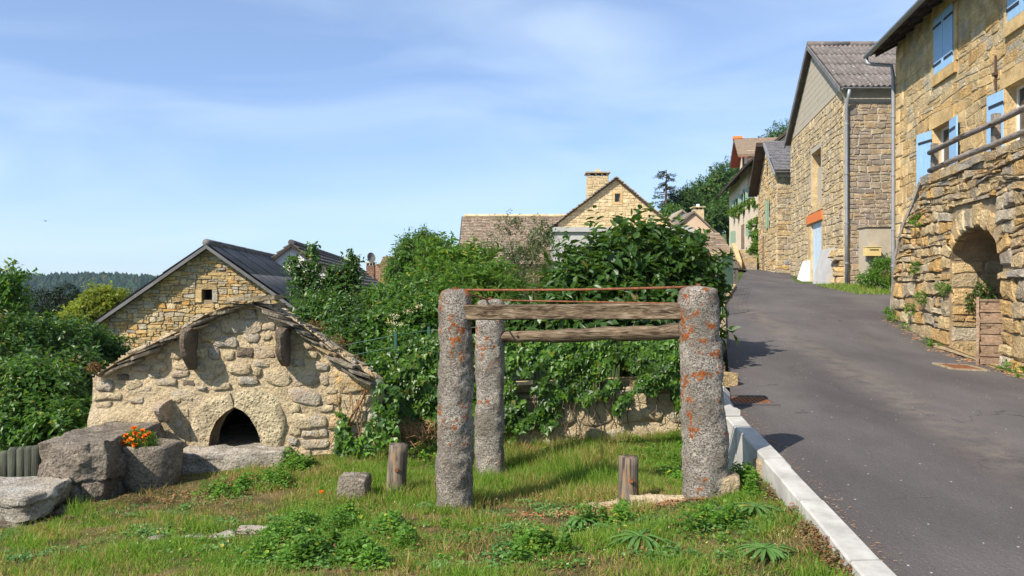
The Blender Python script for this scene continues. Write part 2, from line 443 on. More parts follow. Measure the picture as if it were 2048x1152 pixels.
M['orange'] = plain('orange_lintel_paint', (.62,.17,.035), .7, var=.12)
M['zinc'] = plain('zinc_grey_pipe', (.27,.285,.30), .5, .35, var=.15, scale=5)
M['shutter'] = plain('blue_shutter_paint', (.27,.45,.66), .55, var=.07, scale=6)
M['greenshut'] = plain('pale_green_shutter', (.24,.36,.24), .6, var=.1)
M['bluedoor'] = plain('pale_blue_door', (.48,.58,.66), .6, var=.12)
M['ironblack'] = plain('black_strap_iron', (.03,.03,.035), .6, .3)
M['concrete'] = plain('pale_concrete', (.40,.385,.35), .9, var=.28, scale=4, bump=.5)
M['cgrey'] = plain('old_grey_render', (.42,.41,.385), .9, var=.12, scale=3, bump=.2)
M['block'] = plain('grey_block', (.40,.35,.27), .9, var=.10, scale=4, bump=.3)
M['cream'] = plain('cream_render', (.66,.55,.40), .9, var=.07, scale=1.5, bump=.1)
M['pink'] = plain('pink_render', (.60,.43,.30), .9, var=.06, scale=1.5)
M['white'] = plain('white_render', (.74,.73,.70), .9, var=.06, scale=2)
M['whitepaint'] = plain('white_paint', (.72,.71,.68), .6, var=.06)
M['yellowbox'] = plain('yellow_box_plastic', (.62,.47,.20), .6, var=.08)
M['greenwire'] = plain('green_fence_coating', (.035,.105,.075), .5, var=.15)
M['dark'] = plain('dark_interior', (.018,.016,.014), .9)
M['brickred'] = stone_mat('ruin_masonry', [(.27,.15,.095),(.30,.18,.115),(.24,.155,.11)], 2, 8, 1., .2)
M['redwood'] = plain('red_soffit_paint', (.28,.06,.03), .7)
M['soil'] = plain('planter_soil', (.06,.042,.028), .95, scale=30, bump=.8)
N = NM('window_glass'); M['glass'] = N.done((.03,.035,.04), .06, None, .6)
def roofcem(name, colr, spots):
    N = NM(name); c = N.mix(1.0, colr, grey_mul(N, N.noise(2.5,6,.65), .68, 1.25), 'MULTIPLY')
    c = N.mix(N.rng(N.noise(5.5,5,.7), .60,.66,0,spots), c, (.46,.45,.41))
    return N.done(c, .9, N.bump(N.noise(40,4),.4,.01), .15)
M['fibre'] = roofcem('fibre_cement_lichen', (.155,.135,.125), .75)
M['fibre2'] = roofcem('dark_fibre_cement', (.165,.16,.16), .15)
M['tiledark'] = roofcem('dark_tile', (.125,.115,.11), .1)
N = NM('stone_tile_roof')
br = N.n('ShaderNodeTexBrick'); br.inputs['Scale'].default_value = 1.0; br.inputs['Mortar Size'].default_value = .02
c = N.ramp(N.rnd(), [(0,(.17,.125,.09)),(.35,(.27,.205,.145)),(.7,(.33,.26,.19)),(1,(.20,.16,.125))])
c = N.mix(1.0, c, grey_mul(N, N.noise(9.,4), .7,1.2), 'MULTIPLY')
M['rooftile'] = N.done(c, .92, N.bump(N.noise(30,3),.5,.02), .1)

# foliage
M['farwood'] = leaf_mat('far_forest_leaf', [(.014,.032,.014),(.020,.042,.017),(.028,.052,.018)], .7, .1, .1, (.05,.1,.02), .02, .35)
M['bigleaf'] = leaf_mat('glossy_bush_leaf', [(.022,.055,.010),(.035,.085,.013),(.055,.115,.018),(.030,.070,.012)], .38, .24, .42, (.16,.30,.02))
M['ivy'] = leaf_mat('ivy_leaf', [(.020,.055,.008),(.045,.110,.014),(.110,.210,.022),(.036,.090,.012)], .38, .28, .4, (.22,.42,.03), 2.2)
M['elder'] = leaf_mat('elder_leaf', [(.030,.080,.012),(.058,.135,.018),(.090,.18,.025)], .45, .32, .4, (.22,.42,.04))
M['bright'] = leaf_mat('bright_young_leaf', [(.040,.100,.014),(.065,.145,.018),(.095,.185,.024)], .5, .34, .3, (.28,.46,.04))
M['greyleaf'] = leaf_mat('grey_green_leaf', [(.055,.085,.035),(.075,.105,.042),(.095,.125,.05)], .6, .3, .25, (.20,.28,.06))
M['yellowleaf'] = leaf_mat('yellow_green_leaf', [(.13,.17,.015),(.18,.22,.02),(.11,.16,.018)], .5, .4, .3, (.42,.48,.04))
M['hedge'] = leaf_mat('hedge_leaf', [(.022,.058,.010),(.042,.100,.016),(.072,.145,.022)], .42, .28, .45, (.16,.32,.03), 1.1, .4)
M['forest'] = leaf_mat('forest_leaf', [(.034,.080,.018),(.052,.110,.022),(.072,.140,.028)], .55, .25, .25, (.14,.26,.03), .25, .4)
M['conifer'] = leaf_mat('conifer_needles', [(.015,.028,.015),(.024,.042,.02)], .6, .1, .2, (.04,.07,.03))
M['weed'] = leaf_mat('weed_leaf', [(.060,.150,.015),(.090,.200,.020),(.125,.245,.03)], .5, .35, .3, (.26,.46,.05), 3.)
M['rosette'] = leaf_mat('rosette_leaf', [(.085,.190,.045),(.115,.230,.055)], .5, .3, .3, (.2,.38,.06))
M['sedum'] = leaf_mat('sedum_leaf', [(.10,.13,.05),(.14,.15,.06),(.24,.07,.035),(.15,.12,.06)], .5, .2, .3, (.3,.2,.06))
M['redplant'] = leaf_mat('red_roof_sedum', [(.26,.09,.04),(.22,.13,.05),(.16,.16,.05)], .6, .2, .2, (.3,.14,.05))
M['dead'] = leaf_mat('dead_leaf', [(.26,.14,.06),(.34,.21,.10),(.20,.11,.05)], .7, .15, .2, (.3,.18,.07))
M['petal'] = leaf_mat('marigold_petal', [(.75,.16,.008),(.80,.24,.01),(.62,.09,.006)], .6, .15, .2, (.7,.2,.01), 5, .1)
M['elderflower'] = leaf_mat('elder_flower', [(.50,.48,.24),(.58,.55,.33)], .7, .2, .2, (.5,.5,.3))
M['bark'] = wood_mat('tree_bark', [(.05,.04,.03),(.10,.08,.06),(.14,.115,.09)], (1,1,.2), 14)
M['vinestem'] = plain('vine_stem', (.11,.075,.045), .9, var=.3, scale=20)
# grass: dryness is an attribute of each blade
N = NM('grass_blade')
at = N.n('ShaderNodeAttribute'); at.attribute_name = 'dry'
g = N.ramp(N.rnd(), [(0,(.070,.150,.014)),(.5,(.130,.240,.024)),(1,(.210,.31,.045))])
d = N.ramp(N.rnd(), [(0,(.26,.16,.07)),(.6,(.42,.30,.14)),(1,(.33,.17,.075))])
c = N.mix(at.outputs['Fac'], g, d)
b = N.n('ShaderNodeBsdfPrincipled'); N.l(c, b.inputs['Base Color']); b.inputs['Roughness'].default_value = .55; b.inputs['Specular IOR Level'].default_value = .25
t = N.n('ShaderNodeBsdfTranslucent'); N.l(N.mix(1.0, c, (2.2,2.4,1.2), 'MULTIPLY'), t.inputs['Color'])
mx = N.n('ShaderNodeMixShader'); mx.inputs[0].default_value = .35; N.l(b.outputs[0], mx.inputs[1]); N.l(t.outputs[0], mx.inputs[2]); N.l(mx.outputs[0], N.out.inputs['Surface'])
M['grass'] = N.m
# garden soil under the grass
N = NM('garden_soil')
c = N.ramp(N.noise(2.6,7,.65), [(.35,(.060,.070,.022)),(.5,(.12,.105,.04)),(.62,(.22,.15,.075)),(.75,(.28,.18,.09))])
c = N.mix(1.0, c, grey_mul(N, N.noise(70,5,.7), .6, 1.35), 'MULTIPLY')
M['soilground'] = N.done(c, .95, N.bump(N.noise(45,6,.7), .9, .04), .1)
N = NM('meadow_ground')
c = N.ramp(N.noise(.35,8,.65), [(.35,(.035,.065,.015)),(.55,(.065,.10,.022)),(.72,(.13,.12,.05))])
M['meadow'] = N.done(c, .95, N.bump(N.noise(9,6,.7), .8, .1), .1)
# asphalt: pale worn wheel tracks, dust, pale chips
N = NM('asphalt')
vx = N.pos((.45,.16,1)); n1 = N.noise(1.6,6,.6,vx)
c = N.ramp(n1, [(.3,(.072,.063,.060)),(.5,(.095,.085,.081)),(.7,(.128,.115,.108))])
n2 = N.noise(120,3,.7); c = N.mix(1.0, c, grey_mul(N, n2, .66, 1.36), 'MULTIPLY')
v = N.voro(11.); cc = N.n('ShaderNodeSeparateColor'); N.l(N.voro(11., out='Color'), cc.inputs[0])
chip = N.math('MULTIPLY', N.math('LESS_THAN', v, .085), N.math('GREATER_THAN', cc.outputs[0], .72))
c = N.mix(chip, c, (.50,.47,.43))
v2 = N.voro(34.); cc2 = N.n('ShaderNodeSeparateColor'); N.l(N.voro(34., out='Color'), cc2.inputs[0])
c = N.mix(N.math('MULTIPLY', N.math('LESS_THAN', v2, .12), N.math('GREATER_THAN', cc2.outputs[1], .86)), c, (.30,.27,.24))
c = N.mix(N.rng(N.noise(.9,5,.7,N.pos((1.1,.25,1))), .60,.74,0,.4), c, (.20,.16,.12))
pt_ = N.noise(.55,2,.4); c = N.mix(N.rng(pt_,.50,.62,0,.35), c, N.mix(1.0, c, (.62,.62,.65), 'MULTIPLY'))
wv = N.n('ShaderNodeVectorMath'); wv.operation = 'MULTIPLY_ADD'; N.l(N.geo().outputs['Position'], wv.inputs[0]); wv.inputs[1].default_value = (1,1,0)
nz_v = N.n('ShaderNodeTexNoise'); nz_v.inputs['Scale'].default_value = 1.2; nz_v.inputs['Detail'].default_value = 4; N.l(N.geo().outputs['Position'], nz_v.inputs['Vector']); N.l(nz_v.outputs['Color'], wv.inputs[2])
cr = N.n('ShaderNodeTexVoronoi'); cr.feature = 'DISTANCE_TO_EDGE'; cr.inputs['Scale'].default_value = .42; N.l(wv.outputs[0], cr.inputs['Vector'])
ck = N.math('MULTIPLY', N.math('LESS_THAN', cr.outputs['Distance'], .0028), N.math('GREATER_THAN', N.noise(.7,3), .5))
c = N.mix(N.math('MULTIPLY', ck, .5), c, (.03,.027,.026))
sx = N.n('ShaderNodeSeparateXYZ'); N.l(N.geo().outputs['Position'], sx.inputs[0])
tr = N.math('ABSOLUTE', N.math('SUBTRACT', sx.outputs['X'], N.math('MULTIPLY_ADD', sx.outputs['Y'], .10, 3.6)))
c = N.mix(N.math('MULTIPLY', N.rng(tr,.05,.5,.55,0), N.rng(N.noise(3.,6,.7),.40,.62,0,1)), c, (.20,.165,.13))
M['asphalt'] = N.done(c, .86, N.bump(N.math('ADD', n2, v2), .5, .012), .25)

# ================================================================ THE SETTING
def uv(fr, px, py, d=0.0):
    o = fr.o + fr.n*d; r = (px-1024)/FPX
    t = (r*o.y - o.x) / (fr.u.x - r*fr.u.y)
    return t, EYE - (py-576)/FPX*(o.y + fr.u.y*t)

ROADPTS = [(1.98,4.4,.23),(2.4,8.6,.57),(3.41,12.7,.94),(5.16,19.4,1.51),(6.66,23.9,1.89),(9.1,31.4,2.50),(11.6,38,2.72),(13,45,3.0),
  (7.6,5,.4),(7.2,11.5,.70),(7.5,12.9,.76),(7.75,14.35,.84),(7.95,15.4,1.0),(8.1,17,1.28),(10.3,22,1.70),(10.8,26,2.03),(10.2,28,2.06),(11.2,31,2.12),(12.4,36,2.55),
  (1.6,0,-.14),(8.2,0,-.05),(1,-12,-1.1),(9,-12,-1.05),(4.5,8,.53),(5.5,14,.98),(14,60,4.0),(20,60,4.2),(7.4,20,1.58)]
road_z = tps(ROADPTS)
LE = [(-14,.9),(0,2.05),(4.4,2.18),(8.9,2.44),(12.7,3.41),(19.4,5.16),(23.9,6.66),(31.4,9.1),(38,11.2),(46,12.6),(60,14)]
RE = [(-14,9.5),(0,8.6),(5,8.0),(10,7.3),(12.9,7.6),(17,8.6),(20,10.0),(22,10.6),(24,10.7),(26,11.2),(38,13.4),(46,15),(60,18)]
def lx(y): return np.interp(y, [a for a,b in LE], [b for a,b in LE])
def rx(y): return np.interp(y, [a for a,b in RE], [b for a,b in RE])
ys = np.concatenate([np.arange(-14,40,.35), np.arange(40,60,1.5)]); ss = np.linspace(0,1,26)
Yg, Sg = np.meshgrid(ys, ss, indexing='ij'); Xg = lx(Yg)*(1-Sg) + rx(Yg)*Sg
Zg = road_z(Xg, Yg) + .012*wob(Xg,Yg,.8,2)
def gridfaces(a, b):
    i, j = np.meshgrid(np.arange(a-1), np.arange(b-1), indexing='ij'); k = i*b + j
    return np.stack([k, k+1, k+b+1, k+b], -1).reshape(-1,4)
road = mkfast('road', np.stack([Xg,Yg,Zg],-1), gridfaces(*Xg.shape), M['asphalt'], smooth=True, kind='structure')
tag(road, 'grey worn asphalt lane climbing between stone houses')

GPTS = [(-.51,7,0),(-.25,8.8,-.17),(1.55,6.5,.24),(0,4.6,.24),(-1.6,9.1,.03),(-3.1,9.1,-.07),(-4.0,6.3,-.10),(-3.3,5.2,.05),(1.1,10.1,-.05),(.1,10.1,-.06),
  (2.15,8.3,0),(2.15,6.9,.28),(2.0,5.3,.30),(-4.6,9,-.2),(-1.2,10.1,0),(-3.4,7.6,-.13),(-1.0,7.4,.0),(.97,6.7,.10),(0,0,.3),(-3,0,.25),(-6,3,-.05),(1.7,1,.12),(1.6,-4,-.3),(-4.5,-4,.1),(-6.5,7,-.4),(1.9,3.4,.2),(-6.5,10,-.6),(2.15,10.0,.1),(.9,8.4,-.08),(-1.8,6.2,.03)]
garden_z = tps(GPTS)
gx = np.arange(-7, 2.14, .07); gy = np.arange(-5, 10.5, .07)
Xg, Yg = np.meshgrid(gx, gy, indexing='ij'); Zg = garden_z(Xg,Yg) + .015*wob(Xg,Yg,3.,1) + .008*wob(Xg,Yg,9.,4)
Xg = np.minimum(Xg, lx(Yg)-.13)
gg = mkfast('garden_ground', np.stack([Xg,Yg,Zg],-1), gridfaces(*Xg.shape), M['soilground'], smooth=True, kind='structure')
tag(gg, 'sloping patch of earth and turf below the lane')

def ground_z(x, y):
    x = np.asarray(x,float); y = np.asarray(y,float)
    yc = np.clip(y,-14,60); zr = -.14 + .085*np.clip(y,-60,34) + .05*np.clip(y-34,0,60)
    d = lx(yc) - x; e = x - rx(yc)
    z = zr - .35 - .10*np.clip(d,0,6) - .20*np.clip(d-6,0,25) - .12*np.clip(d-31,0,300)
    z = z + .30*np.clip(e-9,0,110)*np.clip((y-40)/40,0,1) 
    g = np.clip((10.9-y)/.6,0,1)*np.clip((d+.6)/.6,0,1)*np.clip((9.6-d)/1.5,0,1)
    z = z*(1-g) + np.minimum(z,-1.2)*g
    return z
def axis(lo, hi, fine, flo, fhi, k=1.18):
    a = list(np.arange(flo, fhi, fine)); s = fine; x = a[-1]
    while x < hi: s *= k; x += s; a.append(x)
    s = fine; x = a[0]
    while x > lo: s *= k; x -= s; a.insert(0, x)
    return np.array(a)
Xg, Yg = np.meshgrid(axis(-2500,2500,.8,-16,26), axis(-80,3500,.8,-14,60), indexing='ij')
Zg = ground_z(Xg,Yg); Zg = np.maximum(Zg,-70)
tag(mkfast('ground', np.stack([Xg,Yg,Zg],-1), gridfaces(*Xg.shape), M['meadow'], smooth=True, kind='structure'), 'green hillside ground falling away from the lane')

# far wooded hill across the valley
def hill_z(x, y):
    ridge = 4.5 + 3.5*np.sin(x*.011+.9) + 2*np.sin(x*.027+2.2) - .012*np.clip(x+420,0,400)
    return np.minimum(-75 + (y-420)*.17, ridge + (y-900)*.004)
hx = np.arange(-1500, 500, 25.); hy = np.arange(420, 1500, 20.)
Xg, Yg = np.meshgrid(hx, hy, indexing='ij')
tag(mkfast('far_hill', np.stack([Xg,Yg,hill_z(Xg,Yg)],-1), gridfaces(*Xg.shape), M['forest'], smooth=True, kind='structure'), 'dark wooded hill across the valley')
def wood_mass():
    n = 5200; x = rng.uniform(-820,-230,n); y = rng.uniform(640,960,n); z = hill_z(x,y)
    h = rng.uniform(7,12,n); r = rng.uniform(2.4,4.2,n); con = rng.random(n) < .35
    seg = 6; prof = np.array([[.15,.5],[.35,.95],[.62,.9],[.85,.5],[1.0,.05]]); profc = np.array([[.1,.75],[.3,.62],[.55,.42],[.8,.2],[1.0,.02]])
    pr = np.where(con[:,None,None], profc[None], prof[None])
    a = np.arange(seg)*2*np.pi/seg
    rad = r[:,None,None]*pr[:,:,1:2]*rng.uniform(.65,1.3,(n,5,seg))
    X = x[:,None,None] + rad*np.cos(a); Y = y[:,None,None] + rad*np.sin(a)
    Z = z[:,None,None] + (h*np.where(con,1.12,1))[:,None,None]*(pr[:,:,0:1] + rng.uniform(-.05,.05,(n,5,seg)))
    V = np.stack([X,Y,Z],-1).reshape(-1,3)
    f = []
    for i in range(4):
        for k in range(seg): f.append((i*seg+k, i*seg+(k+1)%seg, (i+1)*seg+(k+1)%seg, (i+1)*seg+k))
    F = (np.array(f)[None] + (np.arange(n)*5*seg)[:,None,None]).reshape(-1,4)
    tag(mkfast('far_wood', V, F, M['farwood'], kind='stuff'), 'distant mixed wood covering the far hill', 'wood')
wood_mass()

# kerb and concrete retaining wall along the lane
kerb = thing('kerb_wall', (2.1,6,0), 'new pale concrete kerb and low retaining wall beside the asphalt', 'kerb')
KL = [(3.0,1.84),(4.4,1.92),(5.12,1.98),(5.9,2.03),(6.64,2.08),(7.4,2.12),(8.0,2.15),(8.7,2.2),(9.6,2.34)]
def kl(y): return float(np.interp(y,[a for a,b in KL],[b for a,b in KL]))
yk = 2.6; kk = 0
while yk < 9.4:
    y2 = min(yk + 1.0, 9.5); mb = MB()
    for (y_a, y_b) in ((yk+.007, y2-.007),):
        V = []
        for y in (y_a, (y_a+y_b)/2, y_b):
            xl = kl(y); xr = float(lx(y))+.015; z = float(road_z(xr,y)); t = z+.105
            V += [(xl,y,z-.25),(xl,y,t-.012),(xl+.012,y,t),(xr-.09,y,t),(xr-.02,y,z+.03),(xr,y,z-.25)]
        F = []
        for s in range(2):
            for k in range(6): F.append((s*6+k, s*6+(k+1)%6, (s+1)*6+(k+1)%6, (s+1)*6+k))
        F += [(0,1,2,3,4,5), (17,16,15,14,13,12)]; mb.add(V,F)
    jx, jz = R.uniform(-.008,.008), R.uniform(-.008,.008)
    mb.V = [(v[0]+jx+.006*mnoise.noise(Vector(v)*7), v[1], v[2]+jz+.007*mnoise.noise(Vector(v)*9+Vector((3,0,0)))) for v in mb.V]
    mb.build('kerb_stone', M['concrete'], kerb); yk = y2
mb = MB(); V = []; ykk = np.arange(5.6,9.5,.25)
for y in ykk:
    xl = kl(y)+.012; z = float(road_z(xl+.2,y))
    V += [(xl,y,-.45),(xl,y,z-.03),(xl+.22,y,z-.03),(xl+.22,y,-.45)]
F = []
for s in range(len(ykk)-1):
    for k in range(4): F.append((s*4+k, s*4+(k+1)%4, (s+1)*4+(k+1)%4, (s+1)*4+k))
F += [(0,1,2,3),tuple((len(ykk)-1)*4+k for k in (3,2,1,0))]
mb.add(V,F); mb.build('retaining_wall', M['concrete'], kerb)
RW = Fr(kl(8.6)+.012, 8.6, kl(6.2)-kl(8.6), 6.2-8.6)
V,F = stone_mesh(RW, [(1.72,.18),(1.92,.18),(1.92,.47),(1.72,.47)], .03, R, .2); mk('exposed_stone', V, F, M['rubble'], kerb, smooth=True)
V,F = boxv(kl(8.1)-.02, kl(8.1)+.14, 8.05, 8.2, float(road_z(2.3,8.1))+.105, float(road_z(2.3,8.1))+.165); mk('mortar_cap', V, F, M['concrete'], kerb)

# low old kerb along the lane further up
ok = thing('old_kerb', (5,18,1.4), 'low old stone kerb along the far left edge of the lane', 'kerb')
y = 12.8
while y < 24.2:
    y2 = y + R.uniform(.7,1.1); xa, xb = float(lx(y)), float(lx(y2-.03)); za, zb = float(road_z(xa,y)), float(road_z(xb,y2))
    V = [(xa-.16,y,za-.2),(xa+.02,y,za-.2),(xb+.02,y2-.03,zb-.2),(xb-.16,y2-.03,zb-.2),(xa-.16,y,za+.09),(xa,y,za+.08),(xb,y2-.03,zb+.08),(xb-.16,y2-.03,zb+.09)]
    mk('kerb_stone', V, BOXF, M['rubble'], ok); y = y2

# iron drain covers let into the asphalt
def drain(name, label, x0,x1,y0,y1):
    z = float(road_z((x0+x1)/2,(y0+y1)/2)); t = thing(name, ((x0+x1)/2,(y0+y1)/2,z), label, 'drain cover')
    def zz(x,y): return float(road_z(x,y))
    mb = MB()
    for (a,b,c,d) in ((x0,x1,y0,y0+.05),(x0,x1,y1-.05,y1),(x0,x0+.05,y0+.052,y1-.052),(x1-.05,x1,y0+.052,y1-.052)):
        mb.add([(p,q,zz(p,q)+dz) for dz in (-.03,.022) for p,q in ((a,c),(b,c),(b,d),(a,d))], BOXF)
    mb.build('frame', M['asphalt'] if 'lane edge' in label else M['rubble'], t)
    n = 9; w = (x1-x0-.12)/n
    for i in range(n):
        a = x0+.06+i*w; b = a+w*.72
        mk('bar', [(p,q,zz(p,q)+dz) for dz in (-.03,.016) for p,q in ((a,y0+.055),(b,y0+.055),(b,y1-.055),(a,y1-.055))], BOXF, M['rust'], t)
    mk('tray', [(p,q,zz(p,q)+.006) for p,q in ((x0+.04,y0+.04),(x1-.04,y0+.04),(x1-.04,y1-.04),(x0+.04,y1-.04))], [(0,1,2,3)], M['rust'], t)
drain('drain_cover', 'rusty iron drain grating at the lane edge beyond the kerb', 2.46,3.0,8.95,9.4)
drain('drain_cover', 'rusty drain cover at the foot of the arched terrace wall', 6.35,6.9,11.55,12.1)

# ================================================================ BUILDINGS
def corrugated(parent, p0, du, ds, nu, ns, sw, sl, mat, wave=.177, amp=.028, seg=6, name='roof_sheet'):
    du = Vector(du).normalized(); ds = Vector(ds).normalized(); nm = du.cross(ds).normalized()
    if nm.z < 0: nm = -nm
    nw = max(1, round(sw/wave)); k = nw*seg+1
    V = []; F = []
    for r in range(2):
        for i in range(k):
            a = i/(k-1)*(sw+.03); h = amp*math.cos(2*math.pi*i/seg)
            V.append(du*a + ds*(r*(sl+.12)) + nm*(h + (0.02 if r == 0 else 0)))
    for i in range(k-1): F.append((i,i+1,k+i+1,k+i))
    nb = len(V); V += [v - nm*.012 for v in V]; F += [tuple(nb+j for j in reversed(f)) for f in F[:]]
    F += [(i, nb+i, nb+i+1, i+1) for i in range(k-1)]
    me = bpy.data.meshes.new(name); me.from_pydata(V,[],F); me.materials.append(mat); me.polygons.foreach_set('use_smooth',[True]*len(me.polygons))
    for a in range(nu):
        for b in range(ns):
            o = bpy.data.objects.new(name, me)
            reg(o, Vector(p0) + du*(a*sw) + ds*(b*sl) + nm*(.004*(a%2)+R.uniform(0,.006)), parent)

def slates(parent, p0, du, ds, W, L, tw, tl, mat, name='roof_slates', th=.03, lim=None):
    du = Vector(du).normalized(); ds = Vector(ds).normalized(); nm = du.cross(ds).normalized()
    if nm.z < 0: nm = -nm
    mb = MB(); n = int(L/tl)
    for r in range(n):
        u = -R.uniform(0,tw)
        while u < W:
            w = tw*R.uniform(.7,1.3); a, b = max(0,u)+.008, min(W,u+w)-.008
            if b-a > .05:
                j = R.uniform(-.15,.15)*tl; s0, s1 = r*tl+j, (r+1)*tl+.25*tl; t0, t1 = th*R.uniform(.8,1.5), .0
                o = Vector(p0); q = [o+du*a+ds*s0, o+du*b+ds*(s0+R.uniform(-.1,.1)*tl), o+du*b+ds*s1, o+du*a+ds*s1]
                V = [q[0]+nm*t0, q[1]+nm*t0, q[2], q[3], q[0]+nm*(t0-th), q[1]+nm*(t0-th)]
                mb.add(V, [(0,1,2,3),(4,5,1,0),(4,0,3),(1,5,2)])
            u += w
    mb.build(name, mat, parent, kind='stuff')

def rake(parent, a, b, out, th, mat, name='verge_board', w=.16):
    a, b, out = Vector(a), Vector(b), Vector(out)
    up = Vector((0,0,th)); V = [a,b,b+out*w,a+out*w]; V = V + [p+up for p in V]
    mk(name, V, BOXF, mat, parent)

def gutter(parent, a, b, r=.07, name='gutter'):
    V = []; F = []; a = Vector(a); b = Vector(b); d = (b-a).normalized(); s = Vector((d.y,-d.x,0)); n = 9
    for p in (a,b):
        for k in range(n):
            an = math.pi*k/(n-1); V.append(p + s*math.cos(an)*r - Vector((0,0,1))*math.sin(an)*r)
        for k in range(n):
            an = math.pi*(n-1-k)/(n-1); V.append(p + s*math.cos(an)*r*.88 - Vector((0,0,1))*math.sin(an)*r*.88)
    m = 2*n
    for k in range(m): F.append((k,(k+1)%m,m+(k+1)%m,m+k))
    F += [tuple(range(m)), tuple(range(2*m-1,m-1,-1))]
    return mk(name, V, F, M['zinc'], parent, smooth=False)

def downpipe(parent, pts, r=.05, bands=()):
    V,F = tube(pts, [r]*len(pts), 10); o = mk('downpipe', V, F, M['zinc'], parent, smooth=True)
    for z in bands:
        p = Vector((pts[-1][0], pts[-1][1], z)); V,F = tube([p, p+Vector((0,0,.06))], [r*1.3]*2, 10); mk('bracket', V, F, M['zinc'], o)
    return o

def window(fr, u0,u1,v0,v1, parent, depth=.22, fmat='whitepaint', mid=True):
    mb = MB(); f = .05; d0, d1 = -depth, -depth+.05
    for (a,b,c,e) in ((u0,u0+f,v0,v1),(u1-f,u1,v0,v1),(u0+f,u1-f,v0,v0+f),(u0+f,u1-f,v1-f,v1)): mb.add(*fbox(fr,a,b,c,e,d0,d1))
    if mid: mb.add(*fbox(fr,(u0+u1)/2-f*.6,(u0+u1)/2+f*.6,v0+f,v1-f,d0,d1+.01))
    o = mb.build('window', M[fmat], parent)
    if mid:
        for a,b in ((u0+f,(u0+u1)/2-f*.6),((u0+u1)/2+f*.6,u1-f)): mk('pane', *fbox(fr,a,b,v0+f,v1-f,d0+.012,d0+.02), M['glass'], o)
    else: mk('pane', *fbox(fr,u0+f,u1-f,v0+f,v1-f,d0+.012,d0+.02), M['glass'], o)
    return o

def shutter(fr, hinge, width, v0, v1, parent, ang=0.0, sgn=1, mat='shutter', boards=4, straps=True, d=.03):
    """leaf hinged at u=hinge, running towards sgn*u, swung ang degrees off the wall"""
    ca, sa = math.cos(math.radians(ang)), math.sin(math.radians(ang))
    def bx(a,b,c,e,t0,t1):
        V = []
        for v in (c,e):
            for (s,t) in ((a,t0),(b,t0),(b,t1),(a,t1)): V.append(fr.p(hinge + sgn*(s*ca - t*sa), v, d + s*sa + t*ca))
        return V, BOXF
    w = width/boards; root = None
    for i in range(boards):
        V,F = bx(i*w+.004,(i+1)*w-.004,v0,v1,0,.032)
        if root is None: root = mk('shutter', V, F, M[mat], parent)
        else: mk('board', V, F, M[mat], root)
    if straps:
        for v in (v0+.16*(v1-v0), v1-.16*(v1-v0)): mk('strap', *bx(-.03,width*.85,v-.028,v+.028,.033,.045), M['ironblack'], root)
    return root

# ---------------------------------------------------------------- right-hand stone house
house = thing('stone_house', (10.57,22,1.7), 'tall golden stone house with blue shutters above the arched terrace', 'house')
HF = Fr(10.57,22,-.16,-1); HB, HT = .6, 8.76
lowin = [(2.85,3.95,4.22,5.72),(6.72,7.85,4.22,5.76)]; upwin = [(3.0,4.15,6.98,8.3),(6.87,8.02,6.98,8.3)]
panel(HF, [(0,HB),(15,HB),(15,HT),(0,HT)], [[(a,c),(b,c),(b,e),(a,e)] for a,b,c,e in lowin], M['mortar_gold'], house)
for nm_,(a,b,c,e) in zip('ab', lowin):
    w = window(HF,a,b,c,e,house); F4 = fbox
    for V,F in (fbox(HF,a-.2,b+.2,e+.005,e+.3,-.05,.045),): mk('lintel', V, F, M['ashlar'], w)
    for (x0,x1) in ((a-.18,a-.003),(b+.003,b+.18)):
        vv = c
        while vv < e-.05:
            h = min(R.uniform(.3,.5), e-vv); mk('jamb_stone', *fbox(HF,x0,x1,vv+.004,vv+h-.004,-.05,.04), M['ashlar'], w); vv += h
    mk('sill', *fbox(HF,a-.12,b+.12,c-.16,c-.004,-.2,.09), M['ashlar'], w)
for (a,b,c,e) in upwin:
    g = mk('window', *fbox(HF,a-.02,b+.02,c-.01,e+.01,-.03,.012), M['ashlar'], house)
    mk('lintel', *fbox(HF,a-.2,b+.2,e+.015,HT-.02,-.05,.045), M['ashlar'], g)
    mk('sill', *fbox(HF,a-.14,b+.14,c-.26,c-.012,-.05,.07), M['ashlar'], g)
    for (x0,x1) in ((a-.2,a-.024),(b+.024,b+.2)):
        vv = c
        while vv < e-.05:
            h = min(R.uniform(.3,.5), e-vv); mk('jamb_stone', *fbox(HF,x0,x1,vv+.004,vv+h-.004,-.05,.04), M['ashlar'], g); vv += h
    shutter(HF,a,(b-a)/2-.006,c,e,house,0,1,boards=4); shutter(HF,b,(b-a)/2-.006,c,e,house,0,-1,boards=4)
shutter(HF,2.83,.60,4.24,5.70,house,14,-1); shutter(HF,3.97,.60,4.24,5.70,house,6,1)
shutter(HF,6.68,.60,4.24,5.74,house,5,-1); shutter(HF,7.88,.60,4.24,5.74,house,5,1)
hq = courses([(0,1.2),(13,.9),(13,HT),(0,HT)], [(a-.22,b+.22,c-.2,e+.33) for a,b,c,e in lowin] + [(a-.22,b+.22,c-.28,HT) for a,b,c,e in upwin], (.17,.36), (.28,.8), R, .022, .28)
hq = [q for q in hq if not (q[0][0] > 6.2 and q[0][1] < 3.5) and not (q[0][0] > 5.2 and q[0][1] < 2.2)]
lay(HF, hq, [M['gold'],M['gold'],M['gold2'],M['ashlar']], house, R, (.004,.022), 300, rnd=.3, key=lambda q: q[0][0] > 8.3, rough=1.4)
vv = 1.5; kq = 0
while vv < HT-.3:
    h = R.uniform(.24,.38); w = .62 if kq%2 else .34; V,F = stone_mesh(HF, [(.01,vv+.008),(w,vv+.008),(w,vv+h-.008),(.01,vv+h-.008)], R.uniform(.028,.04), R, .08); mk('quoin', V, F, M['ashlar'], house); vv += h; kq += 1
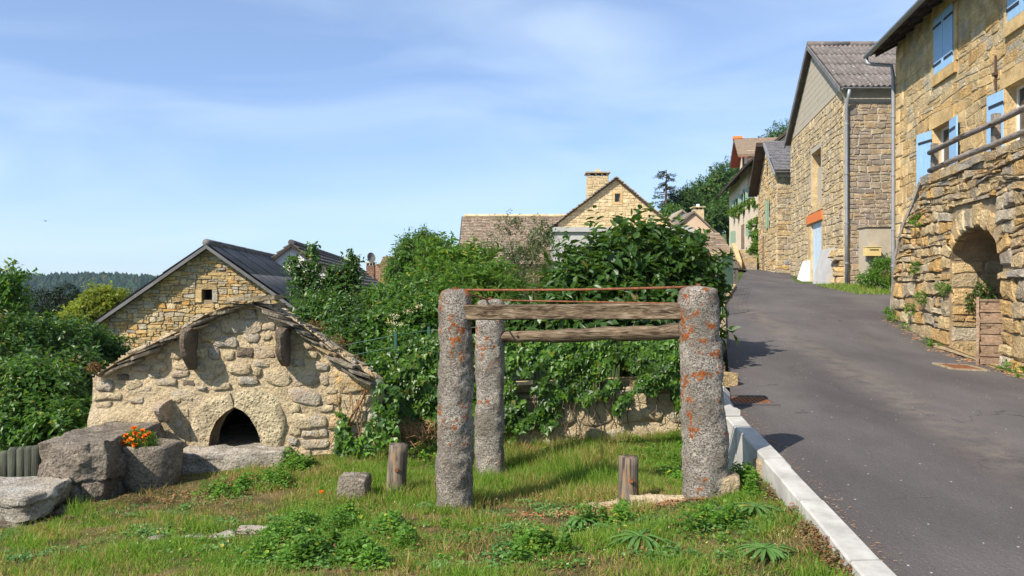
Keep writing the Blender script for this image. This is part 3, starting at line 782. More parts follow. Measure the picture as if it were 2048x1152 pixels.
V,F = tube([HF.p(6.33,5.82,.05), HF.p(6.33,6.5,.05)], [.022]*2, 6); an_ = mk('wall_anchor', V, F, M['wiron'], house)
mk('anchor_bolt', *fbox(HF,6.26,6.40,6.1,6.16,.0,.09), M['wiron'], an_)
# far gable, back and roof
HG = Fr(10.57,22,.987,-.158,flip=True)
panel(HG, [(0,HB),(8,HB),(8,HT),(4,HT+2.1),(0,HT)], [], M['mortar_gold'], house)
rs = .52
def roofpt(u, d): return HF.p(u, HT + .02 - d*rs, d)
V,F = plate([roofpt(-.25,.68), roofpt(15,.68), roofpt(15,-4.1), roofpt(-.25,-4.1)], .05, (0,0,1)); mk('roof', V, F, M['fibre'], house)
V,F = plate([roofpt(-.25,-4.1), roofpt(15,-4.1), HF.p(15,HT,-8.4), HF.p(-.25,HT,-8.4)], .05, (0,0,1)); mk('roof', V, F, M['fibre'], house)
V,F = plate([tuple(Vector(roofpt(a,b))-Vector((0,0,.055))) for a,b in ((-.22,.62),(15,.62),(15,-.02),(-.22,-.02))], .03, (0,0,1)); mk('soffit', V, F, M['soffit'], house)
for i in range(22):
    u = .05 + i*.68
    V = [Vector(roofpt(u+a,d)) - Vector((0,0,.09+h)) for h in (0,.13) for a,d in ((0,.56),(.09,.56),(.09,-.02),(0,-.02))]
    mk('rafter_end', V, BOXF, M['soffit'], house)
gutter(house, HF.p(-.3,HT-.36,.72), HF.p(15,HT-.36,.72), .075)
downpipe(house, [HF.p(-.22,HT-.44,.72), HF.p(-.2,HT-.58,.70), HF.p(-.12,HT-.64,.5), HF.p(.02,HT-.72,.13), HF.p(.03,HT-1.0,.09), HF.p(.03,6,.09), HF.p(.03,3,.09), HF.p(.03,1.66,.09)], .05, (6.6,5.0,3.5,2.5))

# terrace with arch in front of the house
terr = thing('arched_terrace', (7.8,14.5,.8), 'rough stone terrace wall with a dark arch and curved end', 'terrace')
TF = Fr(8.99,22.25,-.16,-1)
edge = [uv(TF,*q) for q in ((1789,640),(1792,600),(1795,560),(1799,520),(1806,482),(1818,446),(1832,416),(1850,388))]
ux0 = edge[-1][0]; TT = 3.92
edge[-1] = (ux0, TT)
outline = [(15,.5),(15,TT+.15)] + edge[::-1] + [(edge[0][0]+.05,.6)]
ac, ah, asp, acr = 9.38, 1.03, 2.25, .66
arch = [(ac-ah,.55)] + [(ac - ah*math.cos(math.pi*i/14), asp + acr*math.sin(math.pi*i/14)) for i in range(15)] + [(ac+ah,.55)]
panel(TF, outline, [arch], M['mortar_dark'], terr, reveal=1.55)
poly = [(edge[0][0],.7)] + edge + [(13.8,TT),(13.8,.6)]
# voussoirs
nv = 12
for i in range(nv):
    a0, a1 = math.pi*(i+.06)/nv, math.pi*(i+.94)/nv; k = R.uniform(.30,.40)
    q = [(ac-ah*math.cos(a0), asp+acr*math.sin(a0)), (ac-(ah+k)*math.cos(a0), asp+(acr+k)*math.sin(a0)), (ac-(ah+k)*math.cos(a1), asp+(acr+k)*math.sin(a1)), (ac-ah*math.cos(a1), asp+acr*math.sin(a1))]
    V,F = stone_mesh(TF, q, R.uniform(.03,.06), R, .12, .12); mk('voussoir', V, F, R.choice([M['rubble'],M['gold']]), terr)
thl = [(ac-ah-.01,ac+ah+.01,0,asp+.02),(ac-ah-.36,ac+ah+.36,asp,asp+.42),(ac-ah*.88,ac+ah*.88,asp+.4,asp+acr+.40)]
tq = courses(poly, thl, (.20,.34), (.32,.85), R, .03, .22, .25, vrange=(0,2.05)) + courses(poly, thl, (.085,.22), (.18,.60), R, .018, .18, .4, vrange=(2.05,9))
lay(TF, tq, [M['rubble'],M['gold'],M['rubble'],M['gold2']], terr, R, (.03,.09), 300, rnd=.22, rough=1.5, bev=.14, key=lambda q: q[0][0] > 11.4)
jo = TF.p(ac-ah,0,0); JF = Fr(jo[0],jo[1],.987,-.158)
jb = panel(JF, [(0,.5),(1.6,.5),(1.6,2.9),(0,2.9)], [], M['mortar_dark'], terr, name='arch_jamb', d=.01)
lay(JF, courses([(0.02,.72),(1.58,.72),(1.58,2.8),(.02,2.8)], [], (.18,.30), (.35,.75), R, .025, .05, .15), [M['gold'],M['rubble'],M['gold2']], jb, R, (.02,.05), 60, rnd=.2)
V,F = plate([TF.p(ux0+.02,TT-.02,-.02), TF.p(15,TT+.02,-.02), TF.p(15,TT+.02,-1.58), TF.p(ux0+.02,TT-.02,-1.58)], .15, (0,0,1)); mk('terrace_floor', V, F, M['cgrey'], terr)
V = []; F = []
for a,b in edge: V += [TF.p(a,b,0), TF.p(a,b,-1.58)]
for i in range(len(edge)-1): F.append((2*i,2*i+1,2*i+3,2*i+2))
mk('end_wall', V, F, M['mortar_gold'], terr)
for i in range(len(edge)-1):
    (a,b),(c,e) = edge[i], edge[i+1]; n = Vector((-(e-b), c-a)).normalized()*.09
    if n.x > 0: n = -n
    V = [TF.p(g_+x*n.x, h_+x*n.y, d) for d in (-1.5,.09) for (g_,h_,x) in ((a,b,0),(c,e,0),(c,e,1),(a,b,1))]
    mk('coping_stone', V, BOXF, M['ledge'], terr)
u = ux0 - .05
while u < 12:
    w = R.uniform(.4,.8); V,F = fbox(TF,u+.01,u+w-.01,TT-.03+R.uniform(-.02,.02),TT+.075+R.uniform(0,.04),-.45,.05+R.uniform(0,.05))
    mk('coping_stone', [tuple(Vector(p)+Vector((R.uniform(-.02,.02),R.uniform(-.02,.02),R.uniform(-.02,.02)))) for p in V], F, M['rubble'], terr); u += w
rail = thing('terrace_railing', TF.p(8,TT,-.15), 'weathered two-bar wooden railing on top of the arched terrace', 'railing')
for v in (4.50,4.16):
    pts = [TF.p(ux0-.05+i*1.4, v+.015*math.sin(i*2.)+.02*i*.3, -.1) for i in range(7)]
    V,F = tube(pts, [.05+.004*math.sin(i*3) for i in range(7)], 9); mk('rail', V, F, M['railwood'], rail, smooth=True)
for px in (1866,1988,2100):
    u = uv(TF,px,300,-.18)[0]; mk('post', *fbox(TF,u-.06,u+.06,TT+.1,4.68,-.26,-.155), M['railwood'], rail)

ws = thing('wooden_steps', (6.9,12.2,.75), 'steep wooden steps with boxed sides in the terrace arch', 'steps')
so = TF.p(10.35,0,-.06); SF = Fr(so[0]-.30,so[1]+.25,.86,-.51)      # u = into the arch, n = towards the lane side below
sw, sz = .68, float(road_z(7.0,12.0))+.02
for i in range(6):
    v = sz + i*.165; b = -i*.15
    st = mk('tread', *fbox(SF,.045,sw,v+.125,v+.16,b-.17,b+.02), M['stepwood'], ws)
    mk('riser', *fbox(SF,.05,sw,v,v+.122,b-.02,b), M['stepwood'], ws)
for (a,b) in ((0,.04),(sw+.004,sw+.044)):
    V = [SF.p(u,v,d) for u in (a,b) for (v,d) in ((sz-.02,.06),(sz-.02,-.12),(sz+.86,-.95),(sz+1.02,-.95),(sz+1.02,-.78),(sz+.2,.06))]
    F = [tuple(range(6)), tuple(range(11,5,-1))] + [(i,(i+1)%6,6+(i+1)%6,6+i) for i in range(6)]
    mk('stringer', V, F, M['stepwood'], ws)

# ---------------------------------------------------------------- barn
barn = thing('stone_barn', (10.8,26,2.0), 'tall stone barn with grey corrugated roof and orange door lintel', 'barn')
BF = Fr(10.8,26,.168,1,flip=True); BN = Fr(10.8,26,1,.0); BT = 8.5; BL = 9.7
ridge_u, ridge_z = BL/2, 11.2
bwin = (3.4,5.15,5.1,7.1); bdoor = (3.45,5.4,1.6,4.42)
panel(BF, [(0,1.2),(BL,1.2),(BL,BT),(ridge_u,ridge_z),(0,BT)], [[(a,c),(b,c),(b,e),(a,e)] for a,b,c,e in (bwin,bdoor)], M['mortar_gold'], barn, reveal=.35)
q = courses([(.15,1.6),(BL,2.0),(BL,BT-.1),(.15,BT-.1)], [(bwin[0]-.12,bwin[1]+.12,bwin[2]-.12,bwin[3]+.22),(3.1,6.0,1.2,4.8)], (.15,.3), (.25,.6), R, .02, .25)
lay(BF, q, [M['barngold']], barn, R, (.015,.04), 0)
# block triangle in the gable
v = BT-.05; 
while v < ridge_z-.25:
    h = .24; f0 = (v-BT)/(ridge_z-BT); f1 = (v+h-BT)/(ridge_z-BT)
    a0, a1 = max(.06,ridge_u*f0+.05), max(.06,ridge_u*min(1,f1)+.05)
    u = a1
    while u < BL-a1-.05:
        w = min(.5, BL-a1-u); mk('block', *fbox(BF,u+.006,u+w-.006,v+.006,v+h-.006,-.02,.022), M['block'], barn); u += w
    v += h
mk('block_infill', *fbox(BF,bwin[0]+.01,bwin[1]-.01,bwin[2]+.01,bwin[2]+1.45,-.30,-.2), M['block'], barn)
mk('window_dark', *fbox(BF,bwin[0]+.01,bwin[1]-.01,bwin[2]+1.46,bwin[3]-.01,-.345,-.32), M['dark'], barn)
for (a,b,c,e) in ((bwin[0]-.13,bwin[0]-.003,bwin[2],bwin[3]),(bwin[1]+.003,bwin[1]+.13,bwin[2],bwin[3]),(bwin[0]-.13,bwin[1]+.13,bwin[3]+.003,bwin[3]+.2)):
    mk('window_surround', *fbox(BF,a,b,c,e,-.1,.03), M['block'], barn)
mk('door_lintel', *fbox(BF,3.2,6.0,4.43,4.76,-.1,.06), M['orange'], barn)
bd = None
for i in range(6):
    a = 3.5+i*.32; o = mk('door' if i == 0 else 'board', *fbox(BF,a,a+.312,1.9,4.40,-.14,-.09+.006*(i%2)), M['bluedoor'], barn if i == 0 else bd)
    if i == 0: bd = o
for (a,b,z0,z1,dd,mt) in ((5.5,6.7,1.4,3.0,.55,'white'),(1.2,3.35,1.3,3.3,.5,'cgrey')):
    V = [BF.p(a,z0,-.02),BF.p(b,z0,-.02),BF.p(b,z0,dd),BF.p(a,z0,dd),BF.p(a,z1,-.02),BF.p(b,z1,-.02),BF.p(b,z1,.06),BF.p(a,z1,.06)]
    mk('buttress', V, BOXF, M[mt], barn)
lay(BF, courses([(0,1.5),(1.2,1.5),(1.0,3.2),(.1,3.2)], [], (.15,.3), (.3,.6), R, .02), [M['gold']], barn, R, (.1,.3), 20, rnd=.2)
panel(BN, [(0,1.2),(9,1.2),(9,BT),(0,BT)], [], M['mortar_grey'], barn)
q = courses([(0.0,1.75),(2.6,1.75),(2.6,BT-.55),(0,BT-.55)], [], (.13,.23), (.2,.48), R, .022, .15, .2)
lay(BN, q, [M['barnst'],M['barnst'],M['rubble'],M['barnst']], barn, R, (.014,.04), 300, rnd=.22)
mk('render_band', *fbox(BN,0.01,9,BT-.54,BT-.02,-.02,.022), M['block'], barn)
# roof sheets: near slope and far slope
sl = Vector((0.168*ridge_u/1.014, ridge_u/1.014, ridge_z-BT)); L = sl.length; ds = sl.normalized()
e0 = Vector((10.8-.22, 26, BT)) - ds*.32
corrugated(barn, tuple(e0+Vector((0,0,.06))), (1,0,0), ds, 9, 4, 1.062, (L+.3)/4, M['fibre'])
far0 = Vector(BF.p(BL+.3,BT-.16,.22)); rid = Vector(BF.p(ridge_u,ridge_z+.08,.22))
V,F = plate([far0, far0+Vector((9.5,0,0)), rid+Vector((9.5,0,0)), rid], .04, (0,.3,1)); mk('roof_back', V, F, M['fibre'], barn)
for i in range(6):
    V,F = tube([rid+Vector((i*1.6,0,.02)), rid+Vector((i*1.6+1.63,0,.02))], [.13,.12], 8); mk('ridge_cap', V, F, M['fibre'], barn, smooth=True)
rake(barn, BF.p(ridge_u,ridge_z-.1,.2), BF.p(BL+.3,BT-.3,.2), Vector((-1,.168,0)), .26, M['fibre2'], w=.05)
rake(barn, BF.p(-.3,BT-.26,.2), BF.p(ridge_u,ridge_z-.1,.2), Vector((-1,.168,0)), .16, M['fibre2'], w=.05)
gutter(barn, (10.6,25.68,BT-.14), (19.5,25.68,BT-.14), .065)
downpipe(barn, [(10.83,25.68,BT-.2),(10.83,25.75,BT-.42),(10.83,25.89,BT-.7),(10.83,25.9,6),(10.83,25.9,4),(10.83,25.9,2.03)], .055, (7.2,5.6,4,2.7))
pier = thing('meter_pier', (11.9,25.6,2.0), 'stained concrete pier with moss against the barn wall', 'pier')
x0,z0 = P(1733,548,25.4).x, 1.85; x1 = P(1783,548,25.4).x
V,F = boxv(x0,x1,25.35,25.99,z0,3.85); mk('body', V, F, M['block'], pier)
V,F = boxv(x0-.05,x1+.05,25.3,25.99,3.855,3.93); mk('cap', V, F, M['rubble'], pier)
mailbox = thing('letter_box', (P(1744,503,25.2).x,25.2,2.9), 'pale yellow letter box on the concrete pier by the barn', 'letter box')
bx0, bx1 = P(1730,503,25.2).x, P(1758,503,25.2).x
V,F = boxv(bx0,bx1,25.05,25.34,P(0,512,25.2).z,P(0,495,25.2).z); mk('body', V, F, M['yellowbox'], mailbox)
V,F = boxv(bx0+.08,bx1-.08,25.035,25.046,P(0,500.5,25.2).z,P(0,499,25.2).z); mk('slot', V, F, M['ironblack'], mailbox)
V,F = boxv(bx0-.012,bx1+.012,25.03,25.34,P(0,495,25.2).z+.003,P(0,494,25.2).z+.015); mk('lid', V, F, M['yellowbox'], mailbox)

# ---------------------------------------------------------------- small stone house beyond the barn
sh = thing('small_stone_house', (12.4,37.5,2.6), 'small golden stone house with slate roof between barn and cream house', 'house')
SB = Fr(12.4,37.5,.19,1,flip=True); SN = Fr(12.4,37.5,1,0); ST = 7.45; SL = 7.1; su, sr = 3.55, 9.3
sho = [(2.35,3.25,5.0,6.35)]
panel(SB, [(0,2.2),(SL,2.2),(SL,ST),(su,sr),(0,ST)], [], M['mortar_gold'], sh)
lay(SB, courses([(0,2.5),(SL,2.5),(SL,ST),(su,sr-.05),(0,ST)], [(2.3,3.3,4.9,6.4),(4.6,5.4,2.4,4.6),(3.0,3.6,7.6,8.3)], (.18,.32), (.3,.7), R, .025, .2), [M['gold']], sh, R, (.02,.05), 0)
wi = mk('window', *fbox(SB,2.6,3.0,5.0,6.35,-.05,.02), M['glass'], sh)
shutter(SB,2.58,.34,4.95,6.35,sh,8,-1,'greenshut',2,False); shutter(SB,3.02,.34,4.95,6.35,sh,8,1,'greenshut',2,False)
mk('door', *fbox(SB,4.65,5.35,2.4,4.55,-.05,.02), M['stepwood'], sh); mk('vent', *fbox(SB,3.05,3.55,7.65,8.25,-.05,.012), M['dark'], sh)
panel(SN, [(0,2.2),(5,2.2),(5,ST),(0,ST)], [], M['mortar_grey'], sh)
lay(SN, courses([(0,2.4),(1.6,2.4),(1.6,ST-.3),(0,ST-.3)], [], (.18,.30), (.3,.6), R, .02, .1), [M['rubble'],M['gold']], sh, R, (.02,.05), 120)
e0 = Vector(SN.p(-.2,ST,.3)); sd = Vector((.19*su/1.018, su/1.018, sr-ST)).normalized()
slates(sh, tuple(e0 - sd*.1), (1,0,0), sd, 4.5, 4.4, .3, .22, M['fibre2'], th=.025)
V,F = plate([e0-sd*.1-Vector((0,0,.04)), e0-sd*.1+Vector((4.5,0,-.04)), Vector(SB.p(su,sr+.02,.2))+Vector((4.5,0,0)), Vector(SB.p(su,sr+.02,.2))], .05, (0,0,1)); mk('roof_deck', V, F, M['soffit'], sh)
a = Vector(SB.p(su,sr+.05,.25)); b = Vector(SB.p(SL+.5,ST-.2,.25))
V,F = plate([a,b,b+Vector((5,0,0)),a+Vector((5,0,0))], .1, (0,0,1)); mk('roof_back', V, F, M['fibre2'], sh)
rake(sh, SB.p(su,sr-.12,.02), SB.p(SL+.5,ST-.4,.02), Vector((-1,.19,0)), .2, M['soffit'], w=.5)
rake(sh, SB.p(-.35,ST-.25,.1), SB.p(su,sr-.1,.1), Vector((-1,.19,0)), .16, M['zinc'], w=.1)
gutter(sh, SN.p(-.2,ST-.12,.4), SN.p(4,ST-.12,.4), .07)

# ---------------------------------------------------------------- cream house with dormer, steps and vine
ch = thing('cream_house', (15.5,53,4), 'cream rendered house with green shutters and a dormer', 'house')
CF = Fr(14.4,46,.153,1,flip=True); CT = 9.55; CL = 16.2; CB = 3.4
def cuv(x0,x1,y0,y1):
    a = uv(CF,x1,y1); b = uv(CF,x0,y0); c_ = uv(CF,(x0+x1)/2,y1); e_ = uv(CF,(x0+x1)/2,y0); return a[0], b[0], c_[1], e_[1]
panel(CF, [(0,CB),(CL,CB),(CL,CT),(0,CT)], [], M['cream'], ch)
CG = Fr(*CF.p(CL,0)[:2], 1, -.153); panel(CG, [(0,CB),(8,CB),(8,CT),(4,CT+3.4),(0,CT)], [], M['cream'], ch)
CN = Fr(14.4,46,1,-.153); panel(CN, [(0,CB),(8,CB),(8,CT),(4,CT+3.4),(0,CT)], [], M['cream'], ch)
for (x0,x1,y0,y1) in ((1470.5,1473.5,398,415),(1484.5,1489.5,383,407),(1499.5,1505,371,396)):
    a,b,c_,e_ = cuv(x0,x1,y0,y1); mk('window', *fbox(CF,a,b,c_,e_,-.05,.02), M['glass'], ch)
    shutter(CF,a-.02,(b-a)*.62,c_,e_,ch,10,-1,'greenshut',2,False); shutter(CF,b+.02,(b-a)*.62,c_,e_,ch,10,1,'greenshut',2,False)
a,b,c_,e_ = cuv(1467,1471,462,488); shutter(CF,a,(b-a),c_,e_,ch,8,1,'greenshut',2,False)
a,b,c_,e_ = cuv(1483,1489,449,497); mk('door', *fbox(CF,a,b,c_,e_,-.05,.03), M['stepwood'], ch)
a,b,c_,e_ = cuv(1500,1504,445,470); mk('window', *fbox(CF,a,b,c_,e_,-.05,.02), M['glass'], ch); shutter(CF,b+.02,.7,c_,e_,ch,10,1,'greenshut',2,False)
e0 = Vector(CF.p(-.4,CT-.35,.8)); cs = (Vector(CF.p(-.4,CT+3.4,-4)) - e0).normalized(); cu = CF.u
V,F = plate([e0, e0+cu*17.2, Vector(CF.p(16.8,CT+3.4,-4)), Vector(CF.p(-.4,CT+3.4,-4))], .12, (0,0,1)); mk('roof', V, F, M['soffit'], ch)
slates(ch, tuple(e0+Vector((0,0,.02))), cu, cs, 17.2, 6.2, .45, .3, M['rooftile'])
V,F = plate([Vector(CF.p(-.4,CT+3.4,-4)), Vector(CF.p(16.8,CT+3.4,-4)), Vector(CF.p(16.8,CT-.2,-8.5)), Vector(CF.p(-.4,CT-.2,-8.5))], .12, (0,0,1)); mk('roof_back', V, F, M['rooftile'], ch)
# dormer
d0, d1 = 5.4, 9.0; dz0, dz1, dzr = CT-1.3, 10.75, 11.75; dm = (d0+d1)/2
V = [CF.p(d0,dz0,.12),CF.p(d1,dz0,.12),CF.p(d1,dz1,.12),CF.p(dm,dzr,.12),CF.p(d0,dz1,.12)]; V += [CF.p(u_,v_,-3.2) for u_,v_ in ((d0,dz0),(d1,dz0),(d1,dz1),(dm,dzr),(d0,dz1))]
dor = mk('dormer', V, [(0,1,2,3,4),(9,8,7,6,5),(0,5,6,1),(1,6,7,2),(4,9,5,0)], M['cream'], ch)
mk('window', *fbox(CF,dm-.45,dm+.45,9.9,10.9,.08,.14), M['glass'], dor)
for (a,b) in ((d0-.45,dm),(d1+.45,dm)):
    za = dz1-.3
    V,F = plate([CF.p(a,za,.75),CF.p(b,dzr+.12,.75),CF.p(b,dzr+.12,-3.4),CF.p(a,za,-3.4)], .14, (0,0,1)); mk('roof', V, F, M['rooftile'], dor)
    V,F = plate([CF.p(a,za-.15,.7),CF.p(b,dzr-.04,.7),CF.p(b,dzr-.04,.15),CF.p(a,za-.15,.15)], .05, (0,0,1)); mk('soffit', V, F, M['redwood'], dor)
V,F = tube([CF.p(dm,dzr+.12,.8),CF.p(dm,dzr+.14,.2)], [.16,.14], 7); mk('ridge_tile', V, F, M['orange'], dor)
stp = thing('stone_steps', (12.6,43,2.8), 'worn stone steps climbing to the cream house door', 'steps')
for i in range(8):
    y = 42.6+i*.42; z = 2.72+i*.17; xa = P(1472-i*.6,0,y).x; xb = P(1514,0,y).x
    V,F = boxv(xa,xb,y,y+.5,z-.4,z+.17); mk('step', V, F, M['rubble'], stp)
V = [P(1463,505,46.2),P(1473,505,46.2),P(1484,548,42.3),P(1475,548,42.3)]; V = [tuple(v) for v in V]
V = [(v[0],v[1],2.3) for v in V] + [(V[0][0],V[0][1],4.5),(V[1][0],V[1][1],4.5),(V[2][0],V[2][1],3.3),(V[3][0],V[3][1],3.3)]
mk('side_wall', V, BOXF, M['mortar_gold'], stp)
shed = thing('low_shed', (10.5,42,3), 'low shed with a stone slate roof beyond the green fence', 'shed')
xa, xb = P(1405,0,41).x, P(1464,0,41).x
V,F = boxv(xa,xb,41,44.5,1.0,3.75); mk('wall', V, F, M['mortar_gold'], shed)
slates(shed, (xa-.15,40.75,3.55), (1,0,0), Vector((0,3,1.25)), xb-xa+.3, 3.7, .35, .26, M['rooftile'])
V,F = plate([(xa-.1,40.8,3.56),(xb+.1,40.8,3.56),(xb+.1,44.2,4.98),(xa-.1,44.2,4.98)], .08, (0,0,1)); mk('roof_deck', V, F, M['soffit'], shed)

# ---------------------------------------------------------------- gabled stone house with big chimney, and the flat annex in front of it
gh = thing('gabled_house', (5.8,45,2), 'pale stone gabled house with a broad capped chimney', 'house')
GF = Fr(P(1116,0,45).x,45,1,0); GW = P(1336,0,45).x - P(1116,0,45).x; gp = P(1232,0,45).x - GF.o.x
GT, GP = P(0,446,45).z, P(0,358,45).z
gw = (P(1229.5,0,45).x-GF.o.x, P(1240.5,0,45).x-GF.o.x, P(0,404,45).z, P(0,387,45).z)
panel(GF, [(0,1),(GW,1),(GW,GT),(gp,GP),(0,GT)], [[(gw[0],gw[2]),(gw[1],gw[2]),(gw[1],gw[3]),(gw[0],gw[3])]], M['mortar_gold'], gh)
lay(GF, courses([(0,4.75),(GW,4.75),(GW,GT),(gp,GP-.05),(0,GT)], [(gw[0]-.14,gw[1]+.14,gw[2]-.14,gw[3]+.22)], (.13,.22), (.24,.55), R, .02, .15, .2), [M['pale']], gh, R, (.015,.035), 300)
w = window(GF,*gw,gh,.18,'stepwood',False)
for (a,b,c,e) in ((gw[0]-.14,gw[0]-.002,gw[2],gw[3]),(gw[1]+.002,gw[1]+.14,gw[2],gw[3]),(gw[0]-.14,gw[1]+.14,gw[3]+.002,gw[3]+.22),(gw[0]-.14,gw[1]+.14,gw[2]-.14,gw[2]-.002)):
    mk('surround_stone', *fbox(GF,a,b,c,e,-.05,.04), M['ashlar'], w)
for s, (xe) in ((0,0),(1,GW)):
    sg = -1 if s == 0 else 1; k = (GP-GT)/abs(gp-xe); xo = xe + sg*.45; zo = GT - .45*k
    p = [GF.p(xo,zo+.05,.22), GF.p(gp,GP+.08,.22), GF.p(gp,GP+.08,-11), GF.p(xo,zo+.05,-11)]
    V,F = plate(p, .1, (0,0,1)); mk('roof_deck', V, F, M['soffit'], gh)
    n = 24
    for i in range(n):      # uneven slate ends along the verge
        f0, f1 = i/n, (i+1.25)/n; a = xo+(gp-xo)*f0; b = xo+(gp-xo)*min(1.02,f1); za = zo+(GP-zo)*f0; zb = zo+(GP-zo)*min(1.02,f1)
        q = [GF.p(a,za+.16+R.uniform(-.02,.03),.27+R.uniform(0,.06)), GF.p(b,zb+.1,.27), GF.p(b,zb+.1,-.6), GF.p(a,za+.16,-.6)]
        V,F = plate(q, .06, (0,0,1)); mk('verge_slate', V, F, M['lauze'], gh)
panel(Fr(*GF.p(0,0)[:2],0,1,flip=True), [(0,1),(11,1),(11,GT),(0,GT)], [], M['mortar_gold'], gh); panel(Fr(*GF.p(GW,0)[:2],0,1), [(0,1),(11,1),(11,GT),(0,GT)], [], M['mortar_gold'], gh)
cx0, cx1 = P(1175.5,0,47).x, P(1217,0,47).x; cz1 = P(0,352,47).z
V,F = boxv(cx0,cx1,47,47.9,5.5,cz1); chm = mk('chimney', V, F, M['mortar_gold'], gh)
lay(Fr(cx0,47,1,0), courses([(0,6.2),(cx1-cx0,6.2),(cx1-cx0,cz1),(0,cz1)], [], (.12,.2), (.2,.42), R, .02, .1), [M['pale']], chm, R, (.012,.03), 80)
for i,fx in enumerate((.03,.36,.66,.92)):
    V,F = boxv(cx0+fx*(cx1-cx0)-.02,cx0+fx*(cx1-cx0)+.1,47.03,47.8,cz1,cz1+.16); mk('cap_support', V, F, M['pale'], chm)
V,F = boxv(cx0-.12,cx1+.1,46.85,48.02,cz1+.162,cz1+.24); mk('cap_slab', V, F, M['lauze'], chm)
V,F = boxv((cx0+cx1)/2-.1,(cx0+cx1)/2+.16,47.2,47.5,cz1+.242,cz1+.42); mk('cap_stone', V, F, M['pale'], chm)
annex = thing('flat_annex', (5.6,40,1.5), 'flat-roofed grey rendered annex half hidden by the big bush', 'annex')
AF = Fr(P(1110,0,40).x,40,1,0); AW = P(1384,0,40).x - AF.o.x; AT = P(0,464,40).z
aw = (P(1211,0,40).x-AF.o.x, P(1246,0,40).x-AF.o.x, P(0,490,40).z, P(0,473,40).z)
panel(AF, [(0,.5),(AW,.5),(AW,AT),(0,AT)], [[(aw[0],aw[2]),(aw[1],aw[2]),(aw[1],aw[3]),(aw[0],aw[3])]], M['cgrey'], annex)
window(AF,*aw,annex,.15)
panel(Fr(AF.o.x,40,0,1,flip=True), [(0,.5),(4.9,.5),(4.9,AT),(0,AT)], [], M['cgrey'], annex); panel(Fr(AF.o.x+AW,40,0,1), [(0,.5),(4.9,.5),(4.9,AT),(0,AT)], [], M['cgrey'], annex)
V,F = boxv(AF.o.x-.08,AF.o.x+AW+.08,39.86,44.9,AT+.003,AT+.24); mk('roof_slab', V, F, M['cgrey'], annex)

# long stone-tiled roof to its left
th_ = thing('tiled_house', (0,50,0), 'house with a broad brown stone-tiled roof behind the shrubs', 'house')
xa, xb = P(928,0,52).x, 4.2; zr = P(0,433,52).z; ze = 3.3; ye = 47.2
V,F = plate([(xa-.15,ye,ze),(xb,ye,ze),(xb,52,zr),(xa-.15,52,zr)], .12, (0,0,1)); mk('roof_deck', V, F, M['soffit'], th_)
slates(th_, (xa-.1,ye,ze+.02), (1,0,0), Vector((0,52-ye,zr-ze)), xb-xa, math.hypot(52-ye,zr-ze), .27, .2, M['rooftile'])
V,F = plate([(xa-.15,52,zr),(xb,52,zr),(xb,56.5,ze),(xa-.15,56.5,ze)], .12, (0,0,1)); mk('roof_back', V, F, M['rooftile'], th_)
for i in range(16):
    a = xa+i*.46; V,F = tube([(a,52,zr+.04),(a+.48,52,zr+.05)], [.12,.10], 7); mk('ridge_tile', V, F, M['pale'], th_)
panel(Fr(xa,52,0,1,flip=True), [(-4.6,-2),(4.4,-2),(4.4,ze),(0,zr-.1),(-4.6,ze+.1)], [], M['white'], th_)
panel(Fr(xa,47.5,1,0), [(0,-2),(xb-xa,-2),(xb-xa,ze+.1),(0,ze+.1)], [], M['mortar_gold'], th_)

# pink house and grey gable far up the lane
pk = thing('pink_house', (15.5,68,4), 'pale pink gabled house far up beyond the bush', 'house')
pv = lambda px,py,Y: P(px,py,Y)
PF = Fr(P(1346,0,68).x,68,1,0); po = [(P(a,0,68).x-PF.o.x, P(0,b,68).z) for a,b in ((1346,560),(1446,560),(1446,474),(1388,424),(1346,456))]
panel(PF, po, [], M['pink'], pk)
for (a,b) in (((1341,460),(1388,421)),((1450,478),(1388,421))):
    p0, p1 = P(a[0],a[1],67.8), P(b[0],b[1],67.8); V,F = plate([p0,p1,p1+Vector((0,9,0)),p0+Vector((0,9,0))], .18, (0,0,1)); mk('roof', V, F, M['lauze'], pk)
c0, c1 = P(1388,0,69).x, P(1408,0,69).x; z1 = P(0,419,69).z
V,F = boxv(c0,c1,69,70,7,z1); cc_ = mk('chimney', V, F, M['pale'], pk)
V,F = boxv(c0-.1,c1+.1,68.9,70.1,z1+.18,z1+.26); mk('cap_slab', V, F, M['pale'], cc_)
for f in (.05,.45,.85): V,F = boxv(c0+f*(c1-c0),c0+(f+.12)*(c1-c0),69.05,69.9,z1,z1+.178); mk('cap_support', V, F, M['pale'], cc_)
V,F = boxv((c0+c1)/2-.12,(c0+c1)/2+.12,69.3,69.6,z1+.262,z1+.5); mk('cap_stone', V, F, M['white'], cc_)
gk = thing('grey_gable_house', (15,74,4), 'small grey gable just showing behind the pink house', 'house')
KF = Fr(P(1335,0,74).x,74,1,0); ko = [(P(a,0,74).x-KF.o.x, P(0,b,74).z) for a,b in ((1338,560),(1390,560),(1390,440),(1365,420),(1338,444))]
panel(KF, ko, [], M['cgrey'], gk)
for (a,b) in (((1334,446),(1365,418)),((1394,444),(1365,418))):
    p0, p1 = P(a[0],a[1],73.8), P(b[0],b[1],73.8); V,F = plate([p0,p1,p1+Vector((0,8,0)),p0+Vector((0,8,0))], .18, (0,0,1)); mk('roof', V, F, M['lauze'], gk)

